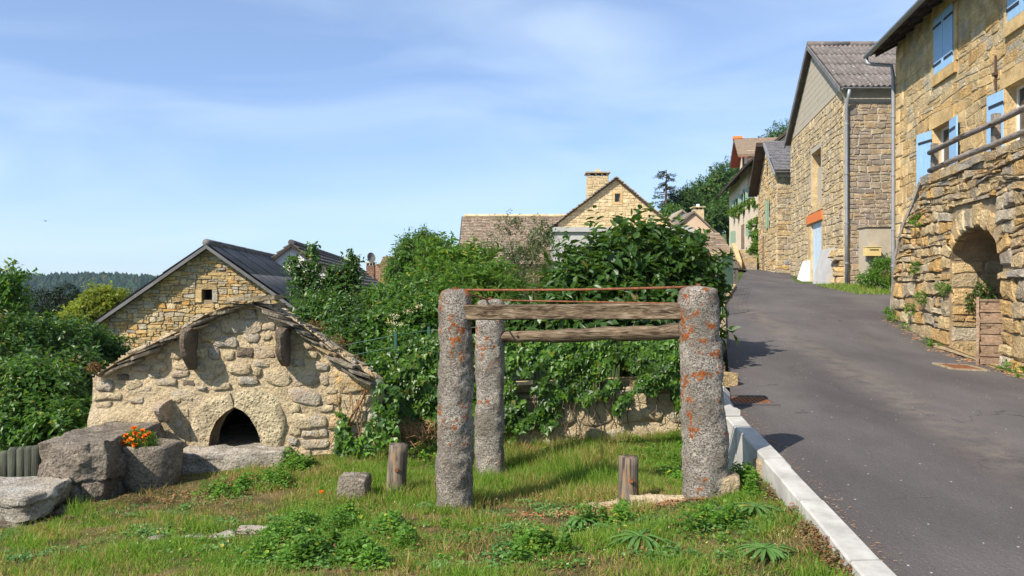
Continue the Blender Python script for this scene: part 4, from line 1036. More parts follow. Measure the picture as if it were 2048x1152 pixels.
# ---------------------------------------------------------------- ochre house on the left with fibre-cement roof
oh = thing('ochre_stone_house', (-8.3,22,-2), 'low ochre rubble house with dark fibre-cement roof behind the oven', 'house')
ang = .109; OF = Fr(-8.33,22,1,ang); hw = 2.95; OT, OP = .95, P(0,493,22).z
ow = [uv(OF,404,600), uv(OF,425,579)]; ow = (ow[0][0],ow[1][0],ow[0][1],ow[1][1])
panel(OF, [(-hw,-3),(hw,-3),(hw,OT),(0,OP),(-hw,OT)], [[(ow[0],ow[2]),(ow[1],ow[2]),(ow[1],ow[3]),(ow[0],ow[3])]], M['mortar_dark'], oh, reveal=.4)
q = courses([(-hw,.2),(hw,.2),(hw,OT),(0,OP-.04),(-hw,OT)], [(ow[0]-.17,ow[1]+.15,ow[2]-.1,ow[3]+.16)], (.065,.13), (.11,.38), R, .012, .12, .45)
lay(OF, q, [M['lefthouse'],M['lefthouse'],M['gold']], oh, R, (.02,.05), 300, rnd=.32, key=lambda q: -q[0][1], rough=1.5)
wi = mk('window', *fbox(OF,ow[0],ow[1],ow[2],ow[3],-.41,-.39), M['dark'], oh)
mk('jamb_stone', *fbox(OF,ow[0]-.16,ow[0]-.003,ow[2]-.06,ow[3],-.1,.05), M['ashlar'], wi); mk('jamb_stone', *fbox(OF,ow[1]+.003,ow[1]+.14,ow[2]-.06,ow[3],-.1,.05), M['gold'], wi)
lp = [(ow[0]-.12,ow[3]+.003),(ow[1]+.14,ow[3]+.003),(ow[1]+.1,ow[3]+.1),((ow[0]+ow[1])/2,ow[3]+.17),(ow[0]-.08,ow[3]+.1)]
V = [OF.p(a,b,.05) for a,b in lp] + [OF.p(a,b,-.1) for a,b in lp]; mk('lintel', V, [tuple(range(5)),tuple(range(9,4,-1))]+[(i,(i+1)%5,5+(i+1)%5,5+i) for i in range(5)], M['gold2'], wi)
OLEN = 14.5; od = -OF.n
for s in (-1,1):
    e = Vector(OF.p(s*(hw+.42), OT-.42*(OP-OT)/hw+.03, .28)); r = Vector(OF.p(0,OP+.06,.28)); sd = (r-e); Ls = sd.length
    corrugated(oh, e, od*1.0, sd, 14, 3, 1.062, Ls/3, M['fibre2'], amp=.016)
    V,F = plate([e-Vector((0,0,.06)), r-Vector((0,0,.06)), r+od*OLEN-Vector((0,0,.06)), e+od*OLEN-Vector((0,0,.06))], .05, (0,0,1)); mk('roof_deck', V, F, M['soffit'], oh)
    rake(oh, e-Vector((0,0,.13)), r-Vector((0,0,.13)), OF.n, .10, M['fibre2'], w=.03)
    panel(Fr(*OF.p(s*hw,0)[:2], od.x, od.y, flip=(s<0)), [(0,-3),(OLEN,-3),(OLEN,OT),(0,OT)], [], M['mortar_gold'], oh)
for i in range(10):
    p = r + od*(i*1.45) + Vector((0,0,.03)); V,F = tube([p,p+od*1.47],[.11,.105],8); mk('ridge_cap', V, F, M['fibre2'], oh, smooth=True)

# white house with dark tiles
wh = thing('white_house', (-8.2,30,-2), 'white-walled house with rows of dark roof tiles and an end chimney', 'house')
wp = P(584,492,30); WF = Fr(wp.x,30,1,.10); ww, WT, WP_ = 3.4, wp.z-2.6, wp.z
panel(WF, [(-ww,-4),(ww,-4),(ww,WT),(0,WP_),(-ww,WT)], [], M['white'], wh)
wd = -WF.n; WLEN = 25
for s in (-1,1):
    e = Vector(WF.p(s*(ww+.3), WT-.2, .2)); r = Vector(WF.p(0,WP_+.06,.2)); sd = r-e; n = 15
    nm = wd.cross(sd).normalized(); nm = nm if nm.z > 0 else -nm
    V,F = plate([e,r,r+wd*WLEN,e+wd*WLEN], .1, (0,0,1)); mk('roof_deck', V, F, M['soffit'], wh)
    for i in range(n):
        a = e + sd*(i/n); b = e + sd*((i+1.15)/n)
        V = [a+nm*.09,a+wd*WLEN+nm*.09,b+wd*WLEN+nm*.02,b+nm*.02,a+nm*.02,a+wd*WLEN+nm*.02,b+wd*WLEN,b]
        mk('tile_course', V, BOXF, M['tiledark'], wh)
V,F = tube([r+Vector((0,0,.06)), r+wd*WLEN+Vector((0,0,.06))], [.12,.12], 8); mk('ridge', V, F, M['tiledark'], wh)
cp = P(741,548,52); z1 = P(0,530,52).z; V,F = boxv(cp.x-.28,cp.x+.22,52,52.6,cp.z-1.6,z1); c_ = mk('chimney', V, F, M['brickred'], wh)
V,F = boxv(cp.x-.36,cp.x+.3,51.93,52.67,z1+.12,z1+.18); mk('cap_slab', V, F, M['pale'], c_)
for f in (-.26,-.05,.14): V,F = boxv(cp.x+f,cp.x+f+.07,52.03,52.55,z1,z1+.118); mk('cap_support', V, F, M['brickred'], c_)
dish = thing('satellite_dish', (cp.x+.05,51.9,z1+.2), 'dark grey satellite dish on the white house chimney', 'satellite dish')
dc = P(742.5,515.5,51.8); V = []; F = []
dn = Vector((.55,-.8,.25)).normalized(); dsd = dn.cross(Vector((0,0,1))).normalized(); dup_ = dsd.cross(dn)
for k,(rr_,dp) in enumerate(((.0,-.08),(.14,-.065),(.26,-.025),(.34,.02))):
    for i in range(14):
        an = 2*math.pi*i/14; V.append(dc + (dsd*math.cos(an)*.85 + dup_*math.sin(an)*1.05)*rr_ + dn*dp)
for k in range(3):
    for i in range(14): F.append((k*14+i,k*14+(i+1)%14,(k+1)*14+(i+1)%14,(k+1)*14+i))
mk('reflector', V, F, M['tiledark'], dish, smooth=True)
V,F = tube([dc-dn*.08, dc-dn*.2+Vector((0,0,-.3)), (cp.x,52.2,z1+.18)], [.025]*3, 6); mk('mast', V, F, M['zinc'], dish)
V,F = tube([dc-dup_*.33, dc+dn*.3-dup_*.1], [.015,.03], 5); mk('feed_arm', V, F, M['zinc'], dish)
rt = thing('ruined_tower', (P(768,0,75).x,75,-2), 'ruined reddish masonry tower with a broken top', 'tower')
tc_ = P(768,548,75); V = []; F = []; ns = 20; zt = [P(0,y,75).z for y in (533,531,529,528,527,513,513,512,514,530,531,532,533,533,533,533,533,533,533,533)]
for i in range(ns):
    an = math.pi - i*2*math.pi/ns; x, y = tc_.x+1.05*math.cos(an), 75.6+.9*math.sin(an)*-1
    V += [(x,y,-6),(x,y,zt[i]), (tc_.x+(x-tc_.x)*.75, 75.6+(y-75.6)*.75, zt[i]), (tc_.x+(x-tc_.x)*.75, 75.6+(y-75.6)*.75, -6)]
for i in range(ns):
    j = (i+1)%ns
    for k in range(3): F.append((4*i+k,4*j+k,4*j+k+1,4*i+k+1))
mk('masonry', V, F, M['brickred'], rt)

# ================================================================ GARDEN THINGS
def rockmesh(lo, hi, amp=.03, n=6, k=.25, freq=3.0, seed=0.0, flat_top=False):
    lo = Vector(lo); hi = Vector(hi); c = (lo+hi)/2; hs = (hi-lo)/2; idx = {}; V = []; F = []
    def vid(p):
        key = tuple(round(x*1000) for x in p)
        if key not in idx:
            q = Vector(p); s = q.normalized()*1.18; q = q*(1-k) + s*k
            w = Vector((q.x*hs.x, q.y*hs.y, q.z*hs.z)) + c
            nv = mnoise.noise_vector(w*freq + Vector((seed,seed*2,0)))*amp + mnoise.noise_vector(w*freq*2.7 + Vector((seed,0,7)))*amp*.5 + mnoise.noise_vector(w*freq*7 + Vector((0,seed,7)))*amp*.25 + mnoise.noise_vector(w*freq*16)*amp*.14
            cv = mnoise.cell_vector(w*freq*.9+nv*4); nv = nv + (cv-Vector((.5,.5,.5)))*amp*.45
            if flat_top and p[2] > .98: nv.z *= .5
            idx[key] = len(V); V.append(w+nv)
        return idx[key]
    for ax in range(3):
        for sg in (-1,1):
            a1, a2 = (ax+1)%3, (ax+2)%3
            for i in range(n):
                for j in range(n):
                    f = []
                    for (x,y) in ((i,j),(i+1,j),(i+1,j+1),(i,j+1)):
                        p = [0,0,0]; p[ax] = sg; p[a1] = -1+2*x/n; p[a2] = -1+2*y/n; f.append(vid(p))
                    F.append(f if sg > 0 else f[::-1])
    return V, F
def rock(name, lo, hi, mat, parent=None, **k):
    k['n'] = max(8, int(k.get('n',6)*2))
    V,F = rockmesh(lo, hi, **k); return mk(name, V, F, mat, parent, smooth=True)

def gz(x, y): return float(garden_z(np.array([x]), np.array([y]))[0])

# ---------------------------------------------------------------- granite shoeing frame
frame = thing('shoeing_frame', (.6,7.5,0), 'old cattle shoeing frame of four lichened granite pillars and beams', 'frame')
def pillar(base, top, r0, r1, seed):
    base, top = Vector(base), Vector(top); ax = (top-base); n, seg = 84, 44; V = []; F = []
    base = base - ax.normalized()*.25; ax = top-base
    rings = [(i/(n-3), 1.0) for i in range(n-2)] + [(1.012,.86),(1.02,.5)]
    for f,s in rings:
        c = base + ax*f
        for k in range(seg):
            an = 2*math.pi*k/seg; d = Vector((math.cos(an),math.sin(an),0))
            r = (r0+(r1-r0)*min(1,f))*s*(1+.035*math.cos(4*an+seed))
            p = c + d*r; nz = mnoise.noise(p*3.2+Vector((seed,0,0)))*.020 + mnoise.noise(p*10+Vector((0,seed,0)))*.012 + mnoise.noise(p*24)*.009 + mnoise.noise(p*48)*.007
            q = p + d*nz; 
            if f >= 1: q.z += mnoise.noise(p*8)*.012
            V.append(q)
    m = len(rings)
    for i in range(m-1):
        for k in range(seg): F.append((i*seg+k,i*seg+(k+1)%seg,(i+1)*seg+(k+1)%seg,(i+1)*seg+k))
    F.append(tuple((m-1)*seg+k for k in range(seg)))
    return mk('pillar', V, F, M['granite'], frame, smooth=True)
tFL, tFR, tRL, tRR = P(911,588,6.95), P(1397,582,6.55), P(981,606,8.75), Vector((2.0,8.5,1.70))
pFL = pillar(P(910,1018,7.0), tFL, .168, .138, 1.); pFR = pillar(P(1412,988,6.5), tFR, .19, .152, 2.)
pRL = pillar(P(979,962,8.8), tRL, .172, .155, 3.); pRR = pillar((2.0,8.5,-.1), tRR, .17, .155, 4.)
def beam(p0, p1, w, h, name='beam'):
    p0, p1 = Vector(p0), Vector(p1); d = (p1-p0); n = 26; s = d.normalized(); t = s.cross(Vector((0,0,1))).normalized(); up = t.cross(s)
    prof = [(-.5,-.44),(-.44,-.5),(.44,-.5),(.5,-.44),(.5,-.1),(.5,.12),(.5,.44),(.44,.5),(-.44,.5),(-.5,.44),(-.5,.15),(-.5,-.1)]; V = []; F = []; m = len(prof)
    for i in range(n+1):
        c = p0 + d*(i/n)
        for (a,b) in prof:
            q = c + t*(a*w) + up*(b*h); nv = mnoise.noise(Vector((q.x*2.2,q.y*6,q.z*9)))*.013 + mnoise.noise(Vector((q.x*9,q.y*20,q.z*40)))*.004
            if abs(a) == .5 and abs(b) < .2: nv -= .006
            V.append(q + t*nv*(1 if a > 0 else -1) + up*nv*.6)
    for i in range(n):
        for k in range(m): F.append((i*m+k,i*m+(k+1)%m,(i+1)*m+(k+1)%m,(i+1)*m+k))
    F += [tuple(range(m-1,-1,-1)), tuple(n*m+k for k in range(m))]
    return mk(name, V, F, M['beam'], frame)
beam(P(920,625,6.93), P(1390,622,6.56), .15, .128)
pts = [Vector(P(985,676,8.72)).lerp(Vector(P(1395,662,8.5)), i/16) + Vector((0,0,.006*math.sin(i*.9)+.004*math.sin(i*2.3))) for i in range(17)]
V,F = tube(pts, [.060+.0017*i+.003*math.sin(i*1.3)+.003*math.sin(i*4.1) for i in range(17)], 12, jit=.07); lg = mk('log_rail', V, F, M['beam'], frame, smooth=True)
for f in (.13,.7):
    q = pts[int(f*16)] - Vector((0,.075,-.01)); V,F = tube([q+Vector((0,.03,0)), q-Vector((0,.002,0))], [.014]*2, 8); mk('peg_hole', V, F, M['dark'], lg)
ft = lambda p,dz=.02: Vector(p)+Vector((0,0,dz))
V,F = tube([ft(tFL,.035)] + [ft(tFL,.035).lerp(ft(tFR,.035), i/6) - Vector((0,0,.012*math.sin(math.pi*i/6))) for i in range(1,6)] + [ft(tFR,.035)], [.011]*7, 7); mk('tie_rod', V, F, M['rust'], frame, smooth=True)
V,F = tube([ft(tFL,.03)+Vector((.02,.02,0)), ft(tRL,.045)+Vector((-.05,-.1,0)), ft(tRL,.03)+Vector((.06,0,0))] + [(ft(tRL,.03)).lerp(ft(tRR,.05), i/5) for i in range(1,6)], [.010]*8, 7); mk('tie_rod', V, F, M['rust'], frame, smooth=True)
for t_ in (tFL,tFR,tRL):
    q = ft(t_,.012); V,F = boxv(q.x-.055,q.x+.055,q.y-.02,q.y+.02,q.z,q.z+.018); pl = mk('iron_plate', V, F, M['rust'], frame)
    V,F = tube([q+Vector((0,0,.018)), q+Vector((0,0,.05))], [.02]*2, 6); mk('nut', V, F, M['rust'], pl)
rock('footing_stone', P(1425,1005,6.45)-Vector((.0,.1,.05)), P(1470,945,6.45)+Vector((.02,.15,-.02)), M['rubble'], frame, amp=.02, k=.3)

# ---------------------------------------------------------------- stub posts and marker stone
def stub(px, py, pytop, Y, r, lean, label):
    b = P(px,py,Y); h = (py-pytop)/FPX*Y; t = thing('wooden_post', b, label, 'post', 'stub posts in the grass')
    n, seg = 9, 16; V = []; F = []; sd = R.uniform(0,9)
    for i in range(n):
        f = i/(n-1); c = b + Vector((lean*f, .02*f, -.12+(h+.12)*f))
        for k in range(seg):
            an = 2*math.pi*k/seg; rr_ = r*(1.08-.1*f)*(1+.10*mnoise.noise(Vector((math.cos(an)*2+sd,math.sin(an)*2,f*.7)))+.06*mnoise.noise(Vector((math.cos(an)*7+sd,math.sin(an)*7,f))))
            V.append(c + Vector((math.cos(an)*rr_, math.sin(an)*rr_, (.02*mnoise.noise(Vector((an*2,sd,0))) if i == n-1 else 0))))
    for i in range(n-1):
        for k in range(seg): F.append((i*seg+k,i*seg+(k+1)%seg,(i+1)*seg+(k+1)%seg,(i+1)*seg+k))
    F.append(tuple((n-1)*seg+k for k in range(seg)))
    mk('shaft', V, F, M['post'], t, smooth=True)
    V,F = tube([b+Vector((lean*.55+r*.1,-r*1.0,h*.52)), b+Vector((lean*.55+r*.1,-r*1.09,h*.52))], [.022,.018], 8); mk('knot', V, F, M['rust'], t)
stub(790,985,890,7.45,.088,.035,'dark weathered wooden stub post leaning beside the small grey stone')
stub(1257,1003,915,6.75,.082,.004,'split wooden stub post with rounded top between the two front pillars')
ms = rock('marker_stone', P(680,1002,7.3)-Vector((0,.12,.1)), P(735,948,7.3)+Vector((0,.14,0)), M['greyrock'], amp=.03, k=.3, n=6, seed=3.)
tag(ms, 'small grey lichened stone standing in the grass', 'stone')

# flush edging stones in the turf in front of the frame
edg = thing('edging_stones', (-1,6.5,0), 'line of flat pale edging stones sunk in the turf', 'edging')
EP = [(105,1088),(300,1078),(480,1070),(640,1054),(745,1044),(905,1034),(1030,1020),(1175,1014),(1260,1012),(1382,1000)]
def gpt(px, py):
    """point where the ray through a pixel meets the garden ground"""
    Y = 6.5
    for _ in range(30):
        x = (px-1024)/FPX*Y; z = gz(x,Y); Y = Y*.4 + .6*max(2.5,min(11,(EYE-z)*FPX/max(60,(py-576))))
    return Vector(((px-1024)/FPX*Y, Y, gz((px-1024)/FPX*Y, Y)))
def gptv(px, py):
    px = np.asarray(px,float); py = np.asarray(py,float); Y = np.full(px.shape, 6.5)
    for _ in range(30):
        z = garden_z((px-1024)/FPX*Y, Y); Y = Y*.4 + .6*np.clip((EYE-z)*FPX/np.maximum(60,py-576),2.5,11)
    x = (px-1024)/FPX*Y; return np.stack([x,Y,garden_z(x,Y)],1)
EPW = [gpt(*e) for e in EP]
for i in range(len(EPW)-1):
    a, b = EPW[i], EPW[i+1]; L = (b-a).length; n = max(1, round(L/.42))
    for k in range(n):
        if (i in (5,) and R.random() < .8) or R.random() < (.15 if EP[i][0] > 1100 else .3): continue
        c = a.lerp(b,(k+.5)/n); w = L/n*.46; hgt = .045 if EP[i][0] > 1100 else R.uniform(.004,.02); w = w*(1 if EP[i][0] > 1100 else R.uniform(.5,1.2))
        dy_ = R.uniform(-.03,.03); V,F = rockmesh((c.x-w,c.y-.06+dy_,c.z-.12),(c.x+w,c.y+R.uniform(.02,.06)+dy_,c.z+hgt), amp=.035, n=7, k=.15, seed=i*3+k, freq=6.)
        mk('edging_stone', V, F, M['ledge'] if EP[i][0] < 1100 else M['oven_mortar'], edg, smooth=True)

# ---------------------------------------------------------------- bread oven
oven = thing('bread_oven', (-3.1,9.1,-.1), 'old stone bread oven with dark arched mouth and slate-slab roof', 'oven')
VF = Fr(0,9.1,1,0)
def zo(x, y): px, py = 160+x/2.88, 560+y/2.88; return ((px-1024)/FPX*9.1, EYE-(py-576)/FPX*9.1)
def po_(px, py): return ((px-1024)/FPX*9.1, EYE-(py-576)/FPX*9.1)
OUT = [po_(*q) for q in ((184,965),(184,755),(250,708),(340,664),(420,625),(470,607),(535,607),(600,645),(680,702),(752,748),(752,960))]
AR = [po_(*q) for q in ((417,900),(420,868),(432,842),(450,825),(468,814),(484,820),(500,834),(514,858),(525,896))]
def inside(poly, x, y):
    c = False
    for i in range(len(poly)):
        (a,b),(d,e) = poly[i], poly[i-1]
        if (b > y) != (e > y) and x < (d-a)*(y-b)/(e-b)+a: c = not c
    return c
arx = [po_(*q) for q in ((413,905),(413,870),(428,838),(448,820),(468,808),(488,815),(506,830),(520,856),(530,905))]
cs_ = .032; nx_ = int((OUT[-1][0]-OUT[0][0])/cs_)+2; nz_ = int(2.4/cs_); x0_, z0_ = OUT[0][0], -.35
V = []; F = []; idx = {}
def wv_(i, j):
    if (i,j) not in idx:
        x, z = x0_+i*cs_, z0_+j*cs_; idx[(i,j)] = len(V)
        d = mnoise.noise(Vector((x*2.1,z*2.1,1)))*.03 + mnoise.noise(Vector((x*7,z*7,4)))*.014 + mnoise.noise(Vector((x*19,z*19,2)))*.006
        d += .10*max(0,min(1,(-3.55-x)/1.0))*max(0,min(1,(.62-z)/.2))       # thickened lower left
        V.append(VF.p(x,z,d))
    return idx[(i,j)]
for i in range(nx_):
    for j in range(nz_):
        x, z = x0_+(i+.5)*cs_, z0_+(j+.5)*cs_
        if inside(OUT,x,z) and not inside(arx,x,z): F.append((wv_(i,j),wv_(i+1,j),wv_(i+1,j+1),wv_(i,j+1)))
face = mk('front_wall', V, F, M['oven_mortar'], oven, smooth=True)
xl_, xr_ = OUT[0][0], OUT[-1][0]
V = [VF.p(a,b,-.01) for a,b in OUT[1:-1]]; nb = len(V); V += [VF.p(-3.15+(a+3.15)*.8,b-.62,-1.7) for a,b in OUT[1:-1]]
F = [(i,i+1,nb+i+1,nb+i) for i in range(nb-1)]; b = len(V)
V += [VF.p(xl_,-.8,-.01),VF.p(-3.15+(xl_+3.15)*.8,-.8,-1.7),VF.p(xr_,-.8,-.01),VF.p(-3.15+(xr_+3.15)*.8,-.8,-1.7)]; F += [(b,0,nb,b+1),(b+2,nb-1,2*nb-1,b+3),tuple([b+1]+list(range(nb,2*nb))+[b+3])]
mk('body', V, F, M['oven_mortar'], oven)
lay(Fr(xr_,9.1,0,1), courses([(0.02,-.1),(.4,-.1),(.4,.7),(.02,.8)], [], (.12,.25), (.2,.5), R, .03), [M['ov1'],M['ov0']], oven, R, (.01,.03), 40)
# mouth: soot-black chamber, hearth, two big tufa arch stones
V = [VF.p(a,b,.0) for a,b in AR] + [VF.p(a + (-.35 if i < 4 else .35 if i > 4 else 0), b+(.1 if 1 < i < 7 else 0), -.35) for i,(a,b) in enumerate(AR)] + [VF.p(a + (-.35 if i < 4 else .35 if i > 4 else 0), b+(.05 if 1 < i < 7 else 0), -1.7) for i,(a,b) in enumerate(AR)]
n = len(AR); F = []
for r_ in range(2):
    for i in range(n-1): F.append((r_*n+i,r_*n+i+1,(r_+1)*n+i+1,(r_+1)*n+i))
F.append(tuple(2*n+i for i in range(n)))
mk('chamber', V, F, M['ov4'], oven)
V,F = fbox(VF, AR[0][0]-.36, AR[-1][0]+.36, AR[0][1]-.09, AR[0][1]-.005, -1.7, .03); mk('hearth', V, F, M['ov2'], oven)
def arch_stone(inner, outer, proud):
    """strip of quads between an inner and outer curve, rough front, with sides"""
    n = 14; m = 5
    def samp(c, f):
        k = f*(len(c)-1); i = min(int(k),len(c)-2); t = k-i; return (c[i][0]*(1-t)+c[i+1][0]*t, c[i][1]*(1-t)+c[i+1][1]*t)
    V = []; F = []
    for i in range(n+1):
        a, b = samp(inner,i/n), samp(outer,i/n)
        for j in range(m+1):
            f = j/m; x, z = a[0]*(1-f)+b[0]*f, a[1]*(1-f)+b[1]*f
            e = 1 if 0 < j < m and 0 < i < n else .35
            V.append(VF.p(x,z,proud*e + mnoise.noise(Vector((x*6,z*6,3)))*.02 + mnoise.noise(Vector((x*17,z*17,9)))*.012))
    k = m+1
    for i in range(n):
        for j in range(m): F.append((i*k+j,(i+1)*k+j,(i+1)*k+j+1,i*k+j+1))
    b0 = len(V); back = [i*k for i in range(n+1)]
    for i in back: q = V[i]; V.append((q[0],q[1]+proud+.30,q[2]))
    for i in range(n): F.append((back[i],back[i+1],b0+i+1,b0+i))
    b1 = len(V); back = [i*k+m for i in range(n+1)]
    for i in back: q = V[i]; V.append((q[0],q[1]+proud+.05,q[2]))
    for i in range(n): F.append((back[i],back[i+1],b1+i+1,b1+i))
    return V, F
V,F = arch_stone(AR[:5], [zo(*q) for q in ((640,985),(632,860),(650,760),(740,680),(865,650))], .022); mk('arch_stone', V, F, M['tufa'], oven, smooth=True)
V,F = arch_stone(AR[4:], [zo(*q) for q in ((900,645),(1010,618),(1140,670),(1198,820),(1160,975))], .035); mk('arch_stone', V, F, M['tufa'], oven, smooth=True)
lx0, lx1 = po_(378,0)[0], po_(588,0)[0]
rock('ledge', (lx0,8.72,-.16), (lx1,9.16,.13), M['ledge'], oven, amp=.035, n=9, k=.12, freq=4.)
OSB = []
OS = [(985,195,78,56,0),(890,206,56,44,0),(812,216,58,32,0),(838,176,62,30,1),(920,266,240,84,0),(740,282,98,50,0),(735,338,90,44,3),(840,356,130,66,0),(990,330,90,60,0),(1085,268,80,40,2),
 (955,412,100,62,4),(1060,412,125,76,2),(770,424,76,66,0),(850,432,66,56,1),(920,512,130,78,1),(805,515,56,70,1),(1140,560,160,100,1),(1050,478,92,40,0),(1020,530,40,50,1),
 (970,582,120,44,0),(820,612,110,40,1),(735,560,80,40,0),(590,665,140,54,0),(500,588,136,40,0),(630,592,76,36,4),(580,540,90,40,2),(545,432,76,50,1),(465,498,70,64,1),(345,510,124,42,2),
 (430,550,66,26,0),(310,600,96,56,1),(390,625,70,36,0),(160,670,150,40,1),(470,440,52,36,1),(265,480,60,36,1),(545,690,70,40,1),(330,690,90,40,0),(200,770,150,70,1),(330,780,130,60,0),(140,610,90,60,0),
 (1290,672,190,86,2),(1280,810,120,80,1),(1375,810,100,76,0),(1465,684,84,60,3),(1500,820,110,72,3),(1590,790,120,70,1),(1300,575,140,60,2),(1410,575,50,56,2),(1395,500,70,40,0),(1590,580,190,120,3),
 (1330,885,110,44,0),(1355,945,160,48,0),(1550,900,150,90,1),(1560,1000,140,50,1),(1290,1000,90,40,1),(1240,740,60,50,1),(1420,740,80,40,1),(1450,640,60,30,1),(1330,430,70,40,1),(1260,480,70,44,0),(1230,530,60,40,1),
 (1640,690,70,50,1),(1480,960,80,40,1),(1400,880,50,40,0),(700,500,50,50,0),(680,420,60,50,1),(1080,330,50,40,1),(1500,540,60,40,3),(1180,430,40,40,1),(605,760,50,60,1),(560,830,60,50,0),(420,700,60,44,1),(590,920,60,40,1),(250,560,60,36,4),(140,720,100,34,1),(1240,870,60,60,1),(1230,930,60,40,0)]
for (x,y,w,h,t) in OS:
    a, b = zo(x-w/2,y+h/2), zo(x+w/2,y-h/2); j = lambda s: R.uniform(-.07,.07)*s
    ww_, hh_ = b[0]-a[0], b[1]-a[1]
    q = [(a[0]+j(ww_),a[1]+j(hh_)),(b[0]+j(ww_),a[1]+j(hh_)),(b[0]+j(ww_),b[1]+j(hh_)),(a[0]+j(ww_),b[1]+j(hh_))]
    OSB.append((min(a[0],b[0]),max(a[0],b[0]),min(a[1],b[1]),max(a[1],b[1])))
    V,F = stone_mesh(VF, q, R.uniform(.016,.032), R, .36, .06, 1.8, .2); mk('stone', V, F, M['ov%d'%t], oven, smooth=True)
archb = [zo(*q) for q in ((625,1000),(620,850),(645,745),(740,665),(900,630),(1010,605),(1150,660),(1212,820),(1180,1000))]
for q in courses(OUT, [], (.08,.17), (.10,.34), R, .03, .15, .4, vrange=(-.2,1.75)):
    xs = [p[0] for p in q]; zs = [p[1] for p in q]; bb = (min(xs),max(xs),min(zs),max(zs)); cx_, cz_ = sum(xs)/4, sum(zs)/4
    if inside(archb,cx_,cz_) or any(inside(archb,*p) for p in q): continue
    if any(bb[0] < o[1]-.01 and bb[1] > o[0]+.01 and bb[2] < o[3]-.01 and bb[3] > o[2]+.01 for o in OSB): continue
    if cz_ > 1.62 or R.random() < .12: continue
    V,F = stone_mesh(VF, q, R.uniform(.010,.026), R, .36, .06, 1.8, .2); mk('stone', V, F, M[R.choice(['ov1','ov1','ov0','ov0','ov2'])], oven, smooth=True)
# projecting corbels and bracket
def corbel(px0,px1,py0,py1,out,mat,name='corbel'):
    u0,u1 = po_(px0,0)[0], po_(px1,0)[0]; v0, v1 = po_(0,py1)[1], po_(0,py0)[1]; n = 9; prof = [(v1,-.1),(v1-.02,out*.6),(v1-.05,out*.93)]
    for i in range(n): a = math.pi/2*i/(n-1); prof.append((v0+(v1-v0)*(.75-.75*math.sin(a)), out*(.15+.85*math.cos(a))))
    prof.append((v0,-.1)); m = len(prof); V = []; F = []
    us = [u0,u0+.02,(u0+u1)/2,u1-.02,u1]
    for k,u in enumerate(us):
        s = .93 if k in (0,4) else 1.0
        for (v,d) in prof:
            q = Vector(VF.p(u,v1+(v-v1)*s,d*s)); V.append(q + mnoise.noise_vector(q*9)*.018)
    for k in range(4):
        for i in range(m-1): F.append((k*m+i,k*m+i+1,(k+1)*m+i+1,(k+1)*m+i))
    F += [tuple(range(m)), tuple(range(5*m-1,4*m-1,-1))]
    mk(name, V, F, mat, oven)
corbel(383,397,652,738,.36,M['ov4']); corbel(567,582,652,732,.36,M['ov4']); corbel(330,346,795,842,.32,M['ov2'],'bracket')  # the two corbels have their shadow side put into the dark stone colour
# slab roof: irregular stone slates laid from eave to ridge
LP = [po_(*q) for q in ((200,744),(245,715),(305,684),(362,656),(415,624),(458,606))]; RP_ = [po_(*q) for q in ((752,748),(718,727),(674,696),(636,664),(596,636),(535,606))]
def along(c, f):
    k = f*(len(c)-1); i = min(int(k),len(c)-2); t = k-i; a, b = c[i], c[i+1]; return (a[0]*(1-t)+b[0]*t, a[1]*(1-t)+b[1]*t)
def slab(c, w, dpt, th, slope, yaw, mat=None):
    n = 9; V = []; F = []; ca, sa = math.cos(yaw), math.sin(yaw); rs_ = [R.uniform(.82,1.1) for _ in range(n)]
    for top in (1,0):
        for k in range(n):
            an = 2*math.pi*k/n; sx = max(-.46,min(.46,.62*math.cos(an)*rs_[k])); sy = max(-.47,min(.47,.62*math.sin(an)*rs_[k]))
            a, b = sx*w*(1 if top else .97), sy*dpt*(1 if top else .97); x, y = a*ca-b*sa, a*sa+b*ca
            V.append((c[0]+x, c[1]+y, c[2]+x*slope+(th if top else 0)+R.uniform(-.006,.006)))
    F = [tuple(range(n)), tuple(range(2*n-1,n-1,-1))] + [(i,n+i,n+(i+1)%n,(i+1)%n) for i in range(n)]
    return mk('roof_slab', V, F, mat or M['lauze'], oven)
for C_, sg in ((LP,1),(RP_,-1)):
    rows = 15
    for r_ in range(rows):
        f = r_/(rows-.3); a, b = along(C_, f), along(C_, min(1,f+.1)); sl_ = (b[1]-a[1])/(b[0]-a[0]+1e-6) if abs(b[0]-a[0]) > 1e-4 else 0
        y = 9.10 + R.uniform(-.10,.05)
        while y < 10.3:
            dp = R.uniform(.4,.6) if y < 9.3 else R.uniform(.5,.75)
            x = a[0] + sg*.12 + R.uniform(-.04,.04); th = R.uniform(.014,.034)
            drop = .42*max(0,(y-9.15))
            slab((x, y+dp/2-.12, a[1]-.03+R.uniform(-.03,.025)-drop), R.uniform(.22,.44), dp*1.1, th, sl_*R.uniform(.5,.85), R.uniform(-.35,.35)); y += dp*.9
for i in range(3):      # ridge slabs
    y = 9.05+i*.46; c_ = po_(496+R.uniform(-14,14),605); slab((c_[0], y+.1, c_[1]+.02-.35*max(0,y-9.2)), R.uniform(.5,.75), R.uniform(.5,.62), R.uniform(.04,.06), R.uniform(-.05,.05), R.uniform(-.15,.15))
V = []; F = []
prof = [(a,b-.035) for a,b in LP] + [(a,b-.035) for a,b in RP_[::-1]]; n = len(prof)
for y,dz in ((9.0,0),(9.4,-.08),(10.75,-.68)): V += [(a,y,b+dz) for a,b in prof]
for k in range(2):
    for i in range(n-1): F.append((k*n+i,k*n+i+1,(k+1)*n+i+1,(k+1)*n+i))
mk('roof_bed', V, F, M['mortar_dark'], oven)

